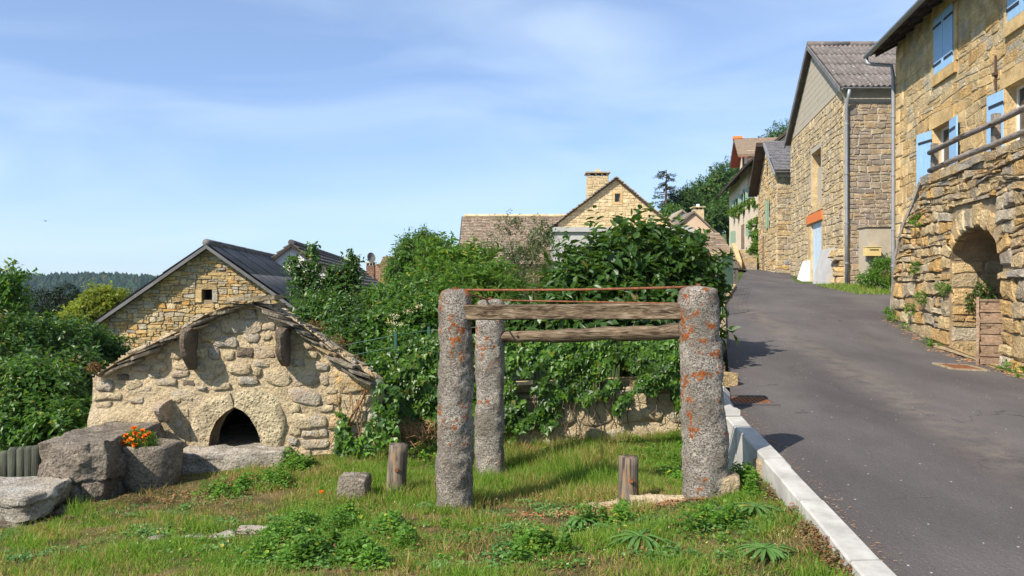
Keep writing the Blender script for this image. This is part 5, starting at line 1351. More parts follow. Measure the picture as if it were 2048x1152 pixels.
# ---------------------------------------------------------------- stone bench, trough, low wall, stakes
bench = thing('stone_bench_wall', (-4.3,8.3,-.2), 'thick stone bench wall with slab top beside the bread oven', 'wall')
rock('top_slab', (-4.58,7.72,.04), (-3.93,8.98,.42), M['greyrock'], bench, amp=.055, n=12, k=.07, freq=3., flat_top=True)
rock('block', (-4.56,7.72,-.2), (-4.2,8.9,.06), M['greyrock'], bench, amp=.05, n=8, k=.12, freq=4., seed=4)
rock('block', (-4.22,7.74,-.2), (-3.96,8.9,.06), M['greyrock'], bench, amp=.05, n=7, k=.12, freq=4., seed=7)
rock('block', (-4.56,7.66,-.5), (-4.05,8.8,-.18), M['greyrock'], bench, amp=.06, n=7, k=.15, freq=4., seed=9)
rock('block', (-4.12,7.75,-.5), (-3.86,8.6,-.18), M['greyrock'], bench, amp=.05, n=6, k=.15, freq=4., seed=12)
trough = thing('stone_trough', (-3.72,8.28,-.15), 'rounded grey stone trough planter filled with marigolds', 'planter')
V = []; F = []; seg = 28; c = Vector((-3.76,8.34,0)); prof = [(.24,-.16),(.285,-.05),(.30,.12),(.305,.27),(.295,.305),(.262,.31),(.235,.285),(.22,.16),(.0,.15)]
for r_,z in prof:
    for k in range(seg):
        an = 2*math.pi*k/seg; sx = 1.0; p = Vector((c.x+math.cos(an)*r_*1.02, c.y+math.sin(an)*r_*.95, z)); nv = mnoise.noise_vector(p*5)*.022 + mnoise.noise_vector(p*15)*.008; V.append(p+nv*(0.4 if r_ < .2 else 1))
for i in range(len(prof)-1):
    for k in range(seg): F.append((i*seg+k,i*seg+(k+1)%seg,(i+1)*seg+(k+1)%seg,(i+1)*seg+k))
mk('basin', V, F, M['greyrock'], trough, smooth=True)
V,F = tube([(c.x,c.y,.16),(c.x,c.y,.255)], [.235,.228], 20); mk('soil', V, F, M['soil'], trough)
lw = thing('low_stone_wall', (-5,7.3,-.3), 'low broken stone wall end in the shade beside the lawn', 'wall')
rock('coping', (-6.9,6.98,-.12), (-4.2,7.85,.08), M['ledge'], lw, amp=.06, n=12, k=.06, freq=3., seed=21, flat_top=True)
rock('block', (-5.3,7.0,-.6), (-4.26,7.8,-.08), M['greyrock'], lw, amp=.07, n=9, k=.10, freq=3., seed=23)
rock('block', (-6.8,6.98,-.6), (-5.32,7.8,-.08), M['greyrock'], lw, amp=.07, n=9, k=.10, freq=3., seed=25)
rock('fallen_stone', (-4.32,7.45,-.45), (-3.98,7.8,-.16), M['greyrock'], lw, amp=.05, n=6, k=.25, freq=4., seed=27)
stk = thing('stake_fence', (-5.2,8.4,-.2), 'short row of round greenish wooden stakes behind the low wall', 'fence')
for i,px in enumerate((-16,10,27,45,60,74)):
    b = P(px,945,8.45); h = P(0,897+ (6 if i == 1 else 0) - i*1.2,8.45).z; V,F = tube([(b.x,8.45,-.5),(b.x,8.45,h-.03),(b.x,8.45,h)], [.055,.055,.035], 10); mk('stake', V, F, M['stake'], stk, smooth=True)

# ---------------------------------------------------------------- garden retaining wall under the ivy
gw_ = thing('ivy_wall', (.8,10.2,-.1), 'rough pale retaining wall at the back of the garden under ivy', 'wall')
WF2 = Fr(-1.5,10.2,1,-.01)
panel(WF2, [(0,-.6),(4.05,-.6),(4.05,.78),(0,.62)], [], M['oven_mortar'], gw_, name='core')
V,F = plate([WF2.p(0,.62,0), WF2.p(4.05,.78,0), WF2.p(4.05,.78,-.45), WF2.p(0,.62,-.45)], .2, (0,0,1)); mk('wall_top', V, F, M['mortar_gold'], gw_)
lay(WF2, courses([(0.02,-.2),(4.0,-.2),(4.0,.72),(.02,.58)], [], (.14,.26), (.25,.65), R, .06, .1, .4), [M['ov1'],M['ov1'],M['ov0'],M['oven_mortar']], gw_, R, (.006,.03), 120, rnd=.42, rough=1.8, smooth=True, bev=.2)
WS2 = Fr(2.52,10.1,.24,1); panel(WS2, [(0,-.5),(3.0,-.3),(3.0,.98),(0,.76)], [], M['mortar_gold'], gw_, name='lane_side')
for (a,b,c_,d_,e_,f_,lab) in ((2.62,10.05,.22,.17,.16,5,'squared tan stone block lying at the lane edge by the bush'),(2.66,10.75,.2,.2,.16,8,'rounded reddish stone under the bush at the lane edge')):
    z = float(road_z(a,b)); o = rock('stone_block', (a,b,z-.03), (a+c_,b+d_,z+e_), M['gold2'] if f_ == 5 else M['brickred'], None, amp=.02, n=5, k=.18, seed=f_); tag(o, lab, 'stone')

# ---------------------------------------------------------------- green wire fences
def wire_fence(pts, h, label, step, grid=.1, name='wire_fence'):
    t = thing(name, pts[0], label, 'fence'); 
    for p in pts:
        V,F = tube([Vector(p)-Vector((0,0,.2)), Vector(p)+Vector((0,0,h))], [.022]*2, 6); mk('post', V, F, M['greenwire'], t)
    mb = MB()
    for i in range(len(pts)-1):
        a, b = Vector(pts[i]), Vector(pts[i+1]); L = (b-a).length
        n = int(h/grid/1.6)
        for k in range(n+1):
            z = Vector((0,0,.05+(h-.1)*k/n)); V,F = tube([a+z,b+z],[.0035]*2,3,False); mb.add(V,F)
        m = int(L/grid)
        for k in range(1,m):
            q = a.lerp(b,k/m); V,F = tube([q+Vector((0,0,.05)),q+Vector((0,0,h-.05))],[.003]*2,3,False); mb.add(V,F)
    mb.build('mesh', M['greenwire'], t)
wire_fence([Vector((P(664,0,11).x,11.0,.1)), Vector((P(792,0,10.6).x,10.6,.3)), Vector((P(858,0,10.75).x,10.75,.35)), Vector((P(960,0,10.7).x,10.7,.4))], 1.05, 'thin green wire fence in the foliage behind the oven', 1)
fp = []
for y in (17.2,19.4,21.6,23.6): x = float(lx(y))-.06; fp.append(Vector((x,y,float(road_z(x,y)))))
wire_fence(fp, 1.15, 'green wire mesh fence along the lane beyond the big bush', 1, .12)
gt = thing('wooden_gate', (8.3,30,1.9), 'grey weathered wooden gate behind the green lane fence', 'gate')
GTF = Fr(P(1428,0,29).x,29,1,.35); gb = 1.75
for i in range(9): mk('board', *fbox(GTF,i*.115,i*.115+.10,gb,gb+1.15+R.uniform(-.03,.03),-.02,.01), M['railwood'], gt)
for v in (gb+.25,gb+.9): mk('rail', *fbox(GTF,-.02,1.05,v,v+.09,.012,.05), M['railwood'], gt)
b_ = P(91,442,45); V = [b_+Vector(q) for q in ((0,-.14,0),(0,.14,.01),(.03,0,.02),(-.03,0,.02),(.05,-.02,.015),(.26,.05,.05),(.05,.05,.015),(-.05,-.02,.015),(-.22,.07,.11),(-.05,.05,.015),(0,0,-.03))]
bd_ = mk('bird', V, [(0,2,10),(2,1,10),(1,3,10),(3,0,10),(0,2,1,3),(4,5,6),(7,8,9),(3,7,9),(2,4,6)], M['ironblack']); tag(bd_, 'small dark bird flying in the open sky', 'bird')

# ================================================================ VEGETATION
SH = {
 'diamond': (np.array([(0,0,0),(.45,.5,.07),(1,0,-.05),(.45,-.5,.07)]), np.array([(0,1,2,3)])),
 'oval': (np.array([(0,0,0),(.3,.46,.10),(.68,.38,.06),(1,0,-.10),(.68,-.38,.06),(.3,-.46,.10)]), np.array([(0,1,2,3),(0,3,4,5)])),
 'ivy': (np.array([(.35,0,-.03),(0,0,0),(-.08,.34,.02),(.22,.52,.05),(.42,.24,0),(1,0,-.06),(.42,-.24,0),(.22,-.52,.05),(-.08,-.34,.02)]),
         np.array([(0,1,2,3),(0,3,4,5),(0,5,6,7),(0,7,8,1)])),
 'blade': (np.array([(0,.5,0),(0,-.5,0),(.55,-.34,.05),(.55,.34,.05),(1,.06,.26),(1,-.06,.26)]), np.array([(0,1,2,3),(3,2,5,4)])),
 'strap': (np.array([(0,.2,0),(0,-.2,0),(.5,-.5,.12),(.5,.5,.12),(1,.08,-.05),(1,-.08,-.05)]), np.array([(0,1,2,3),(3,2,5,4)])),
}
def nrm(a): return a / np.maximum(np.linalg.norm(a, axis=-1, keepdims=True), 1e-9)
def leafarr(C, D, N, L, W, shape):
    T, Fq = SH[shape]; D = nrm(D); S = nrm(np.cross(D, N)); N2 = np.cross(S, D)
    V = C[:,None] + D[:,None]*(T[None,:,0:1]*L[:,None,None]) + S[:,None]*(T[None,:,1:2]*W[:,None,None]) + N2[:,None]*(T[None,:,2:3]*L[:,None,None])
    F = Fq[None] + (np.arange(len(C))*len(T))[:,None,None]
    return V.reshape(-1,3), F.reshape(-1,Fq.shape[1])
def rdir(n): return nrm(rng.normal(size=(n,3)))
def sprig_leaves(P0, Dr, K, ln, L, W, droop=.3, jit=.5, up=.9):
    n = len(P0); t = (np.arange(K)+.5)/K
    lat = nrm(np.cross(Dr, rdir(n))); sg = np.where(np.arange(K)%2 == 0, 1, -1)
    lens = ln*rng.uniform(.6,1.3,n)
    C = P0[:,None] + Dr[:,None]*(t[None,:,None]*lens[:,None,None]) - np.array([0,0,1.])*(t[None,:,None]**2*lens[:,None,None]*droop*.5)
    D = Dr[:,None]*.6 + lat[:,None]*sg[None,:,None] + rng.normal(size=(n,K,3))*jit; D[...,2] -= droop
    N = Dr[:,None]*.6 + rng.normal(size=(n,K,3))*jit*.8; N[...,2] += up
    m = n*K
    return C.reshape(m,3), D.reshape(m,3), N.reshape(m,3), L*rng.uniform(.45,1.4,m), W*rng.uniform(.45,1.35,m)
def blob_pts(blobs, n, shell=(.62,1.0), gap=0.0, fq=2.0, front=None):
    B = np.array(blobs, float); pr = (B[:,3]*B[:,5]); k = rng.choice(len(B), n, p=pr/pr.sum())
    d = rdir(n); f = rng.uniform(shell[0]**2, shell[1]**2, n)**.5
    f = f*(1+.22*wob(d[:,0]*3+k*1.7, d[:,2]*3+d[:,1]*2, 1., 2.))
    p = B[k,:3] + d*B[k,3:6]*f[:,None]
    keep = np.ones(n, bool)
    if gap > 0:
        s = wob(p[:,0]*fq, p[:,2]*fq+p[:,1], 1., 5.); keep = s > (gap-1.0)
    return p[keep], nrm(d[keep]/B[k[keep],3:6])
def BB(px, py, Y, rpx, ry=None, sy=.8):
    c = P(px,py,Y); r = rpx/FPX*Y; rz = (ry or rpx)/FPX*Y; return (c.x,c.y,c.z,r,r*sy,rz)

def crown(parent, blobs, n, K, ln, L, W, mat, shape='diamond', shell=(.6,1.), gap=0., fq=2., droop=.3, jit=.5, name='crown', updir=.25, up=.9):
    p, d = blob_pts(blobs, n, shell, gap, fq); d = nrm(d + rng.normal(size=d.shape)*.35 + np.array([0,0,updir]))
    C, D, N, l, w = sprig_leaves(p, d, K, ln, L, W, droop, jit, up); V, F = leafarr(C,D,N,l,w,shape)
    k = rng.random(len(p)) < .3; pk, dk = p[k], d[k]; nk = len(pk)
    if parent is not None and ln < .6 and nk > 40:
        Vt,Ft = leafarr(pk-dk*ln*.5, dk, rdir(nk), np.full(nk,ln*1.6), np.full(nk,max(.006,L*.06)), 'blade'); mkfast('twigs', Vt, Ft, M['vinestem'], parent, kind='stuff')
    return mkfast(name, V, F, mat, parent, kind='stuff' if parent is not None else None)

def stems(parent, base, blobs, r, mat='bark', name='trunk', n=7, seed=0):
    rr = random.Random(seed); mb = MB(); base = Vector(base); cs_ = [Vector(b[:3]) for b in blobs]
    top = sum(cs_, Vector((0,0,0)))/len(cs_)
    mid = base.lerp(top,.55); V,F = tube([base-Vector((0,0,.2)), base.lerp(mid,.5)+Vector((rr.uniform(-.1,.1)*r*8,rr.uniform(-.1,.1)*r*8,0)), mid], [r,r*.8,r*.6], 7); mb.add(V,F)
    for i in range(n):
        c = rr.choice(cs_); q = c + Vector((rr.uniform(-.4,.4),rr.uniform(-.4,.4),rr.uniform(-.2,.5)))*r*10; a = base.lerp(mid, rr.uniform(.4,1))
        k = a.lerp(q,.5)+Vector((0,0,-.1*(q-a).length)); V,F = tube([a,k,q],[r*.45,r*.28,r*.06],5); mb.add(V,F)
    return mb.build(name, M[mat], parent, smooth=True)

def plant(name, label, cat, base, blobs, r=.05, group=None, stem=True, seed=0, tname='trunk'):
    t = thing(name, base, label, cat, group)
    if stem: stems(t, base, blobs, r, seed=seed, name=tname)
    return t
def gzz(x, y): return float(ground_z(np.array([x]),np.array([y]))[0])

# big glossy bush above the ivy wall
bl = [BB(1270,555,11.6,98,86),BB(1190,588,11.4,75,70),BB(1342,555,11.8,80,84),BB(1384,568,12.2,34,64),BB(1125,625,11.2,58,50),BB(1260,640,11.0,110,60),BB(1350,645,11.2,66,60),BB(1140,668,10.9,75,45),BB(1070,660,11.2,42,45),BB(1305,512,11.9,55,36),BB(1225,525,11.7,45,34),BB(1140,565,11.5,26,26)]
t = plant('large_bush', 'large dark glossy-leaved bush rising over the garden wall', 'bush', (1.6,11.6,.5), bl, .06)
crown(t, bl, 3600, 6, .26, .135, .085, M['bigleaf'], 'oval', (.55,1.06), .25, 3., .45, .45)
p, d = blob_pts(bl[:4]+bl[9:], 150, (1.0,1.08)); d = nrm(d*.5+np.array([0,0,1.])); C,D,N_,l,w = sprig_leaves(p,d,12,.55,.13,.08,.3,.4); V,F = leafarr(C,D,N_,l,w,'oval'); mkfast('shoots', V, F, M['bigleaf'], t, kind='stuff')

# ivy curtain: leaves hanging off the wall top
def ivy_sheet(parent, fr, n, ufun, vfun, dep, size=.085, mat='ivy', name='leaves'):
    u, top, bot = ufun(n); f = rng.random(n)**.85; v = top - (top-bot)*f
    k = (wob(u*3.2,v*2.2,1.,3.) > -.42) | (f < .3); u, v = u[k], v[k]; n = len(u)
    dd = dep[0] + (dep[1]-dep[0])*(.5+.5*wob(u*2.5,v*2.5,1.,1.)) + rng.uniform(-.05,.05,n)
    C = np.array([fr.p(a,b,c) for a,b,c in zip(u,v,dd)])
    nn = np.array(fr.n)[None]*1.0 + rng.normal(size=(n,3))*.42 + np.array([0,0,.55]); D = rng.normal(size=(n,3))*.45 + np.array([0,0,-1.]) + np.array(fr.n)*.25
    V,F = leafarr(C,D,nn,size*rng.uniform(.55,1.3,n),size*1.15*rng.uniform(.6,1.25,n),'ivy'); return mkfast(name, V, F, M[mat], parent, kind='stuff')
ivy = thing('ivy_curtain', (.8,10.1,.6), 'glossy ivy curtain hanging over the garden wall below the beams', 'ivy')
def uf(n):
    u = rng.uniform(.55,4.0,n); top = np.full(n,1.35); px = (u-1.5)/10.2*1600+1024
    bot = .42 + .18*np.sin(u*2.4+.6) + .14*np.sin(u*6.1) + .09*np.sin(u*15.); bot = np.where(px < 1030, bot-.45, bot); bot = np.where(px > 1340, bot-.05, bot); return u, top, bot
ivy_sheet(ivy, WF2, 15000, uf, None, (.05,.28), .066)
mb = MB()
for i in range(26):
    u = R.uniform(1.5,3.9); v = R.uniform(.7,1.2); pts = [WF2.p(u+.05*math.sin(k*1.3+i)*k/5, v-k*R.uniform(.10,.14), .1+.05*math.sin(k+i)) for k in range(7)]; V,F = tube(pts,[.006]*7,4,False); mb.add(V,F)
mb.build('runners', M['vinestem'], ivy)
ivy2 = thing('fence_ivy', (-.9,10.5,.3), 'dense dark ivy covering the fence between oven and pillars', 'ivy')
def uf2(n): u = rng.uniform(-1.0,1.5,n); return u, 1.15+.2*np.sin(u*3), np.where(u < -.35, .1, .0)+.1*np.sin(u*5)
ivy_sheet(ivy2, Fr(-1.5,10.25,1,-.02), 11000, uf2, None, (.05,.35), .062)
ivy3 = thing('corner_ivy', (-1.55,9.05,.1), 'ivy creeping up the right corner of the bread oven', 'ivy')
def uf3(n): u = rng.uniform(-.42,.28,n); return u, np.where(u > 0,.9,.55+.3*np.sin(u*9)), np.full(n,-.02)
ivy_sheet(ivy3, Fr(-1.55,9.02,1,0), 650, uf3, None, (.02,.14), .065)
mb = MB()
for i in range(9):
    x = -1.72+R.uniform(-.25,.1); pts = [Vector((x+.06*math.sin(k+i)-.03*k, 9.02+R.uniform(-.02,.02), .75-k*.12+R.uniform(-.03,.03))) for k in range(6)]; V,F = tube(pts,[.006]*6,4,False); mb.add(V,F)
mb.build('dry_stems', M['dead'], ivy3)
db = thing('dead_brush', (-1.2,9.6,0), 'heap of rusty dead stems behind the stub post', 'brush')
mb = MB()
for i in range(160):
    b = Vector((R.uniform(-1.42,-.95),R.uniform(9.4,9.9),R.uniform(-.02,.2))); e = b + Vector((R.uniform(-.2,.2),R.uniform(-.15,.15),R.uniform(.02,.22))); V,F = tube([b,b.lerp(e,.5)+Vector((0,0,.05)),e],[.005,.004,.002],3,False); mb.add(V,F)
mb.build('stems', M['dead'], db, kind='stuff')

# shrubs between oven and frame
def shrub(name, label, blobs, n, K, ln, L, W, mat, base=None, **k):
    st = k.pop('stemr', .04); base = base or (blobs[0][0],blobs[0][1],gzz(blobs[0][0],blobs[0][1])); t = plant(name, label, 'shrub', base, blobs, st, k.pop('group',None)); crown(t, blobs, n, K, ln, L, W, M[mat], **k); return t
b1 = [BB(650,640,13,55,45),BB(710,650,12.5,55,48),BB(630,590,13.5,38,28),BB(700,600,13.5,38,26),BB(627,530,13.5,5,36),BB(705,545,13.5,7,34),BB(668,565,13.5,14,22),BB(596,550,13.4,9,26),BB(740,690,11.8,60,60),BB(690,720,11.5,50,50)]
t = shrub('pear_shrub', 'dark green twisted shrub with upright spikes behind the oven roof', b1, 3000, 6, .22, .075, .05, 'hedge', shape='oval', gap=.35, fq=2.6)
crown(t, [BB(627,525,13.5,4,40),BB(705,540,13.5,6,36),BB(668,560,13.5,10,24),BB(598,548,13.4,8,26),BB(585,530,13.4,8,14)], 230, 6, .10, .07, .045, M['hedge'], 'oval', name='upright_shoots', updir=.6)
b2 = [BB(800,630,12.6,62,58),BB(840,670,11.8,70,70),BB(770,690,11.6,60,60),BB(850,610,12.4,48,45),BB(800,740,11.2,70,60),BB(850,790,10.8,50,70),BB(770,820,10.7,45,60)]
t = shrub('elder_shrub', 'green elder shrub with pale flower heads behind the wire fence', b2, 3600, 6, .24, .095, .045, 'elder', shape='oval', gap=.3)
for (px,py) in ((790,632),(817,622),(785,645),(802,648),(782,664),(836,612)):
    q = P(px,py,11.1); n = 60; C = np.array(q)+rng.normal(size=(n,3))*np.array([.035,.03,.02]); V,F = leafarr(C, rdir(n), np.tile([0,0,1.],(n,1))+rdir(n)*.4, np.full(n,.018), np.full(n,.018), 'diamond'); mkfast('flower_head', V, F, M['elderflower'], t, kind='stuff')
b3 = [BB(905,575,14,62,50),BB(940,615,13,65,55),BB(880,525,14.5,30,24),BB(955,545,14.5,30,30),BB(910,650,12.2,60,50),BB(985,590,14,35,40)]
shrub('ash_sapling', 'bright green leafy sapling clump behind the left front pillar', b3, 1700, 8, .42, .14, .045, 'bright', shape='oval', gap=.4, droop=.4, updir=.6)
b4 = [BB(848,515,19,38,32),BB(818,542,19,32,28),BB(838,495,19,24,22)]
shrub('feathery_tree', 'blue-green feathery tree beside the ruined tower', b4, 1500, 9, .35, .13, .035, 'elder', gap=.2)
b5 = [BB(1040,480,27,48,42),BB(1005,510,27,40,42),BB(1085,500,27,40,45),BB(1050,540,26,60,45),BB(1010,570,25,55,40),BB(1075,465,27,22,24),BB(1020,450,27,22,18)]
shrub('grey_shrub_tree', 'airy grey-green small tree in front of the tiled roof', b5, 1500, 7, .3, .10, .045, 'greyleaf', gap=.75, fq=1.6, stemr=.09)
b6 = [BB(1010,600,17,60,40),BB(1060,590,16,50,40),BB(985,640,14,50,40)]
shrub('broom_shrub', 'fine-stemmed grey-green shrub behind the beams', b6, 1600, 7, .3, .08, .018, 'greyleaf', updir=1.0)

# hedge mass on the left
for (lab, bl, m, n) in (('dark green hedge shrub filling the left edge behind the stakes', [BB(20,730,11,70,90),BB(90,715,11.5,70,80),BB(60,800,10.2,100,80),BB(-40,780,10.5,80,120),BB(0,660,12.5,50,50)], 'hedge', 3800),
                     ('leafy green shrub leaning against the left side of the oven', [BB(150,705,12.5,60,52),BB(212,715,12.8,36,36),BB(150,770,10.8,50,60),BB(120,810,10.2,55,60)], 'hedge', 2600),
                     ('lighter green bramble growing low behind the stone bench', [BB(30,850,9.6,70,55),BB(110,860,9.5,60,45),BB(60,775,9.9,80,40)], 'elder', 1800)):
    t = shrub('hedge_shrub', lab, bl, n, 6, .22, .074, .045, m, shape='oval', gap=.35)
    if m == 'hedge':
        p, d = blob_pts(bl, 60, (1.0,1.04)); p = p[(d[:,1] < -.2)][:9]
        for q in p:
            k = 50; C = q + rng.normal(size=(k,3))*np.array([.06,.05,.03]); V,F = leafarr(C, rdir(k), np.tile([0,0,1.],(k,1))+rdir(k)*.4, np.full(k,.03), np.full(k,.02), 'diamond'); mkfast('spent_flower_head', V, F, M['dead'], t, kind='stuff')
b7 = [BB(195,625,26,45,32),BB(225,610,26,28,30),BB(165,640,26,40,25),BB(195,598,26,16,22)]
shrub('golden_tree', 'yellow-green tree glowing beyond the hedge', b7, 1500, 7, .3, .13, .07, 'yellowleaf', shape='diamond')
b8 = [BB(135,590,34,24,16),BB(110,610,34,30,20),BB(150,608,34,20,18),BB(80,610,34,40,26)]
shrub('valley_tree', 'small dark conifer-like tree beyond the hedge on the left', b8, 900, 6, .3, .12, .06, 'conifer')
b9 = [BB(8,580,11.5,14,42),BB(-20,620,11.5,45,50),BB(30,565,11.6,8,14)]
shrub('young_ash', 'young leafy branch standing against the sky at the left edge', b9, 420, 8, .25, .10, .045, 'elder', gap=.5)
# red sedum on oven roof edge
for (px,py,rr_,Y,lab) in ((188,735,10,9.0,'red sedum tuft at the left eave of the oven roof'),(668,690,34,9.9,'reddish sedum growing along the right slope of the oven roof')):
    bl = [BB(px,py,Y,rr_,rr_*.55)] + ([BB(px-40,py-36,Y,26,10),BB(px+40,py+34,Y,22,10)] if rr_ > 20 else [])
    t = thing('roof_sedum', bl[0][:3], lab, 'plant'); crown(t, bl, 160 if rr_ < 20 else 420, 5, .04, .022, .012, M['redplant'], name='tuft', updir=.8)

# trees on the slope beyond the cream house, and the sparse spruce
def tree(label, px, pytop, pybase, Y, wpx, n, mat, L, group=None, name='deciduous_tree', seed=0):
    rr = random.Random(seed); b = P(px,pybase,Y); b.z = min(b.z, gzz(b.x,b.y)+1) if b.z > gzz(b.x,b.y)+6 else b.z
    bl = []
    H = pybase-pytop
    for i in range(9):
        a = rr.uniform(0,6.3); q = rr.uniform(0,.62)
        bl.append(BB(px+math.cos(a)*wpx*q, pytop + H*.30 + math.sin(a)*H*.26*q*1.4, Y+rr.uniform(-.6,.6)*wpx/FPX*Y, wpx*rr.uniform(.34,.52), H*rr.uniform(.16,.24)))
    bl.append(BB(px,pytop+H*.14,Y,wpx*.4,H*.14)); t = thing(name, b, label, 'tree', group); stems(t, b, bl, H/FPX*Y*.025, seed=seed)
    crown(t, bl, n, 7, L*2.6, L, L*.6, M[mat], gap=.45, fq=.5, shell=(.55,1.))
    return t
G = 'trees on the wooded slope above the lane'
for i,(px,pt,pb,Y,w,n,lab) in enumerate(((1368,382,470,92,34,900,'rounded pale green tree just right of the sparse conifer'),(1402,362,470,95,40,1200,'broad green tree above the pink house chimney'),
   (1440,345,480,98,42,1300,'tall green tree left of the cream house eave'),(1470,330,480,104,40,1200,'green tree touching the cream house dormer'),(1420,410,500,84,36,900,'dark low tree right of the pink house'),
   (1455,400,510,86,34,900,'dark tree between pink house and cream house wall'),(1500,300,480,112,46,1200,'tree crown behind the cream house roof'),(1560,246,420,118,50,1500,'tall tree crown showing above the small slate roof'),(1600,232,420,122,46,1200,'tree top behind the barn verge'),(1530,272,430,116,34,900,'tree top between dormer and slate roof'),
   (1345,420,480,88,26,600,'small bush-like tree below the sparse conifer'),(1640,215,420,128,60,900,'tree standing behind the barn roof'))):
    tree(lab, px, pt, pb, Y, w, n, 'forest', .34, G, seed=i)
sp = thing('sparse_conifer', P(1330,470,90), 'tall thin dark conifer with sparse drooping branches', 'tree')
bz = P(1330,470,90); tz = P(1333,339,90); V,F = tube([bz-Vector((0,0,2)), bz.lerp(tz,.5), tz], [.28,.16,.03], 7); mk('trunk', V, F, M['bark'], sp)
cp_, cd_ = [], []; mb = MB()
for i in range(70):
    f = R.uniform(.12,.99); c = bz.lerp(tz,f); ln = (1.75-.85*f)*1.15*R.uniform(.5,1.15); an = R.uniform(0,6.3)
    if f > .9: ln *= 1.1
    d = Vector((math.cos(an),math.sin(an),R.uniform(-.25,.2))).normalized(); e = c+d*ln; V,F = tube([c,c.lerp(e,.5)+Vector((0,0,.08)),e],[.05,.03,.012],4,False); mb.add(V,F)
    for k in range(7): cp_.append(c+d*ln*(.25+.75*k/6)); cd_.append(d+Vector((0,0,-.3)))
mb.build('branches', M['bark'], sp, kind='stuff')
C,D,N_,l,w = sprig_leaves(np.array(cp_),nrm(np.array(cd_)),6,.3,.26,.085,.4,.5); V,F = leafarr(C,D,N_,l,w,'diamond'); mkfast('crown', V, F, M['conifer'], sp, kind='stuff')

# vine on the cream house, weeds at the barn wall
vi = thing('wall_vine', CF.p(1,3.5,.2), 'climbing vine over the door and corner of the cream house', 'vine')
vb = [BB(px,py,Y,r,r*.7) for px,py,Y,r in ((1466,425,58.5,7),(1478,422,56,9),(1490,415,53.5,9),(1503,408,51,9),(1514,404,48.8,8),(1522,412,47,6),(1508,448,48,6),(1514,470,46.5,9),(1508,505,45.4,11),(1512,530,44.6,12),(1516,490,46,8),(1520,440,46.6,6))]
crown(vi, vb, 900, 6, .25, .16, .12, M['bright'], 'diamond', name='leaves')
V,F = tube([P(1517,545,44.8),P(1520,480,45.4),P(1521,410,46)],[.1,.08,.05],6); mk('stem', V, F, M['vinestem'], vi)
wb = thing('wall_weeds', (12,25,1.95), 'tall green weeds at the foot of the barn by the pier', 'weeds')
crown(wb, [BB(1770,545,24.2,26,26),BB(1742,560,24.2,22,12),BB(1782,570,23.6,12,14)], 520, 7, .2, .10, .03, M['weed'], 'oval', name='leaves', updir=.8)
C = np.array([P(x,y,23.9) for x,y in zip(rng.uniform(1768,1786,120),rng.uniform(560,575,120))]); V,F = leafarr(C, nrm(rng.normal(size=(120,3))*.3+np.array([0,0,1.])), rdir(120), rng.uniform(.2,.5,120), np.full(120,.015),'blade'); mkfast('dry_stalks', V, F, M['dead'], wb, kind='stuff')
lawnz = thing('verge_grass', (10.2,23,1.8), 'strip of short green verge between house corner and barn', 'grass')
n = 2600; x = rng.uniform(9.5,11.2,n); y = rng.uniform(22.3,25.3,n); k = x > 9.3+.02*(25-y)+.25*np.sin(y*2)+.5*np.clip(24-y,0,2)*0; x, y = x[k], y[k]; n = len(x); z = road_z(x,y)
V,F = leafarr(np.stack([x,y,z-.01],1), nrm(rng.normal(size=(n,3))*.4+np.array([0,0,1.])), rdir(n), rng.uniform(.05,.16,n), rng.uniform(.012,.02,n),'blade')
mkfast('blades', V, F, M['grass'], lawnz, kind='stuff', attr={'dry': np.repeat((rng.random(n) < .15).astype(float), 6)})
tb = thing('terrace_weeds', TF.p(6,1.3,.2), 'small weeds growing along the foot of the terrace wall', 'weeds')
wbl = [(*TF.p(u,v,.14),.1,.1,.06) for u,v in ((5.4,1.42),(5.7,1.3),(6.4,1.14),(7.6,.9),(8.0,.86),(10.9,.76),(11.3,.76))] + [(*TF.p(u,v,.1),.12,.08,.09) for u,v in ((6.9,2.3),(7.3,1.75),(6.6,1.5),(8.3,1.9),(7.0,3.2))]
crown(tb, wbl, 420, 6, .07, .05, .02, M['weed'], 'oval', name='leaves', updir=.7)
jbw = thing('arch_fern', JF.p(.6,1.7,.1), 'dark green plants growing in the shaded arch joints', 'plant')
crown(jbw, [(*JF.p(u,v,.08),.16,.06,.12) for u,v in ((.5,1.85),(.85,1.55),(.95,1.25),(.4,1.7))], 260, 6, .1, .06, .025, M['hedge'], 'oval', name='leaves')

# marigolds in the trough
mg = thing('marigold_plant', (-3.76,8.3,.25), 'orange marigolds with feathery leaves in the stone trough', 'flowers')
mb_ = [(-3.86,8.25,.33,.14,.12,.10),(-3.76,8.2,.32,.10,.1,.07)]
crown(mg, mb_, 240, 8, .08, .035, .010, M['weed'], name='foliage', updir=.8)
FL = [(268,856),(285,861),(298,868),(270,866),(252,871),(280,876),(290,873),(247,886),(257,894),(268,889),(290,884),(277,869),(261,880)]
for i,(px,py) in enumerate(FL):
    c = P(px,py,8.05+.14*(i%3)/2); n = 36; d = nrm(rng.normal(size=(n,3))*np.array([1,1,.45])+np.array([0,-.25,.15])); rr_ = R.uniform(.03,.042)
    V,F = leafarr(np.tile(np.array(c),(n,1)), d, np.tile([0,-.4,1.],(n,1))+rdir(n)*.3, rng.uniform(.7,1.1,n)*rr_, np.full(n,rr_*.7), 'diamond'); fl = mkfast('flower', V, F, M['petal'], mg)
    V,F = tube([c-Vector((0,0,.005)), c+Vector((R.uniform(-.02,.02),.03,-.14))],[.003]*2,4,False); mk('stalk', V, F, M['weed'], fl)

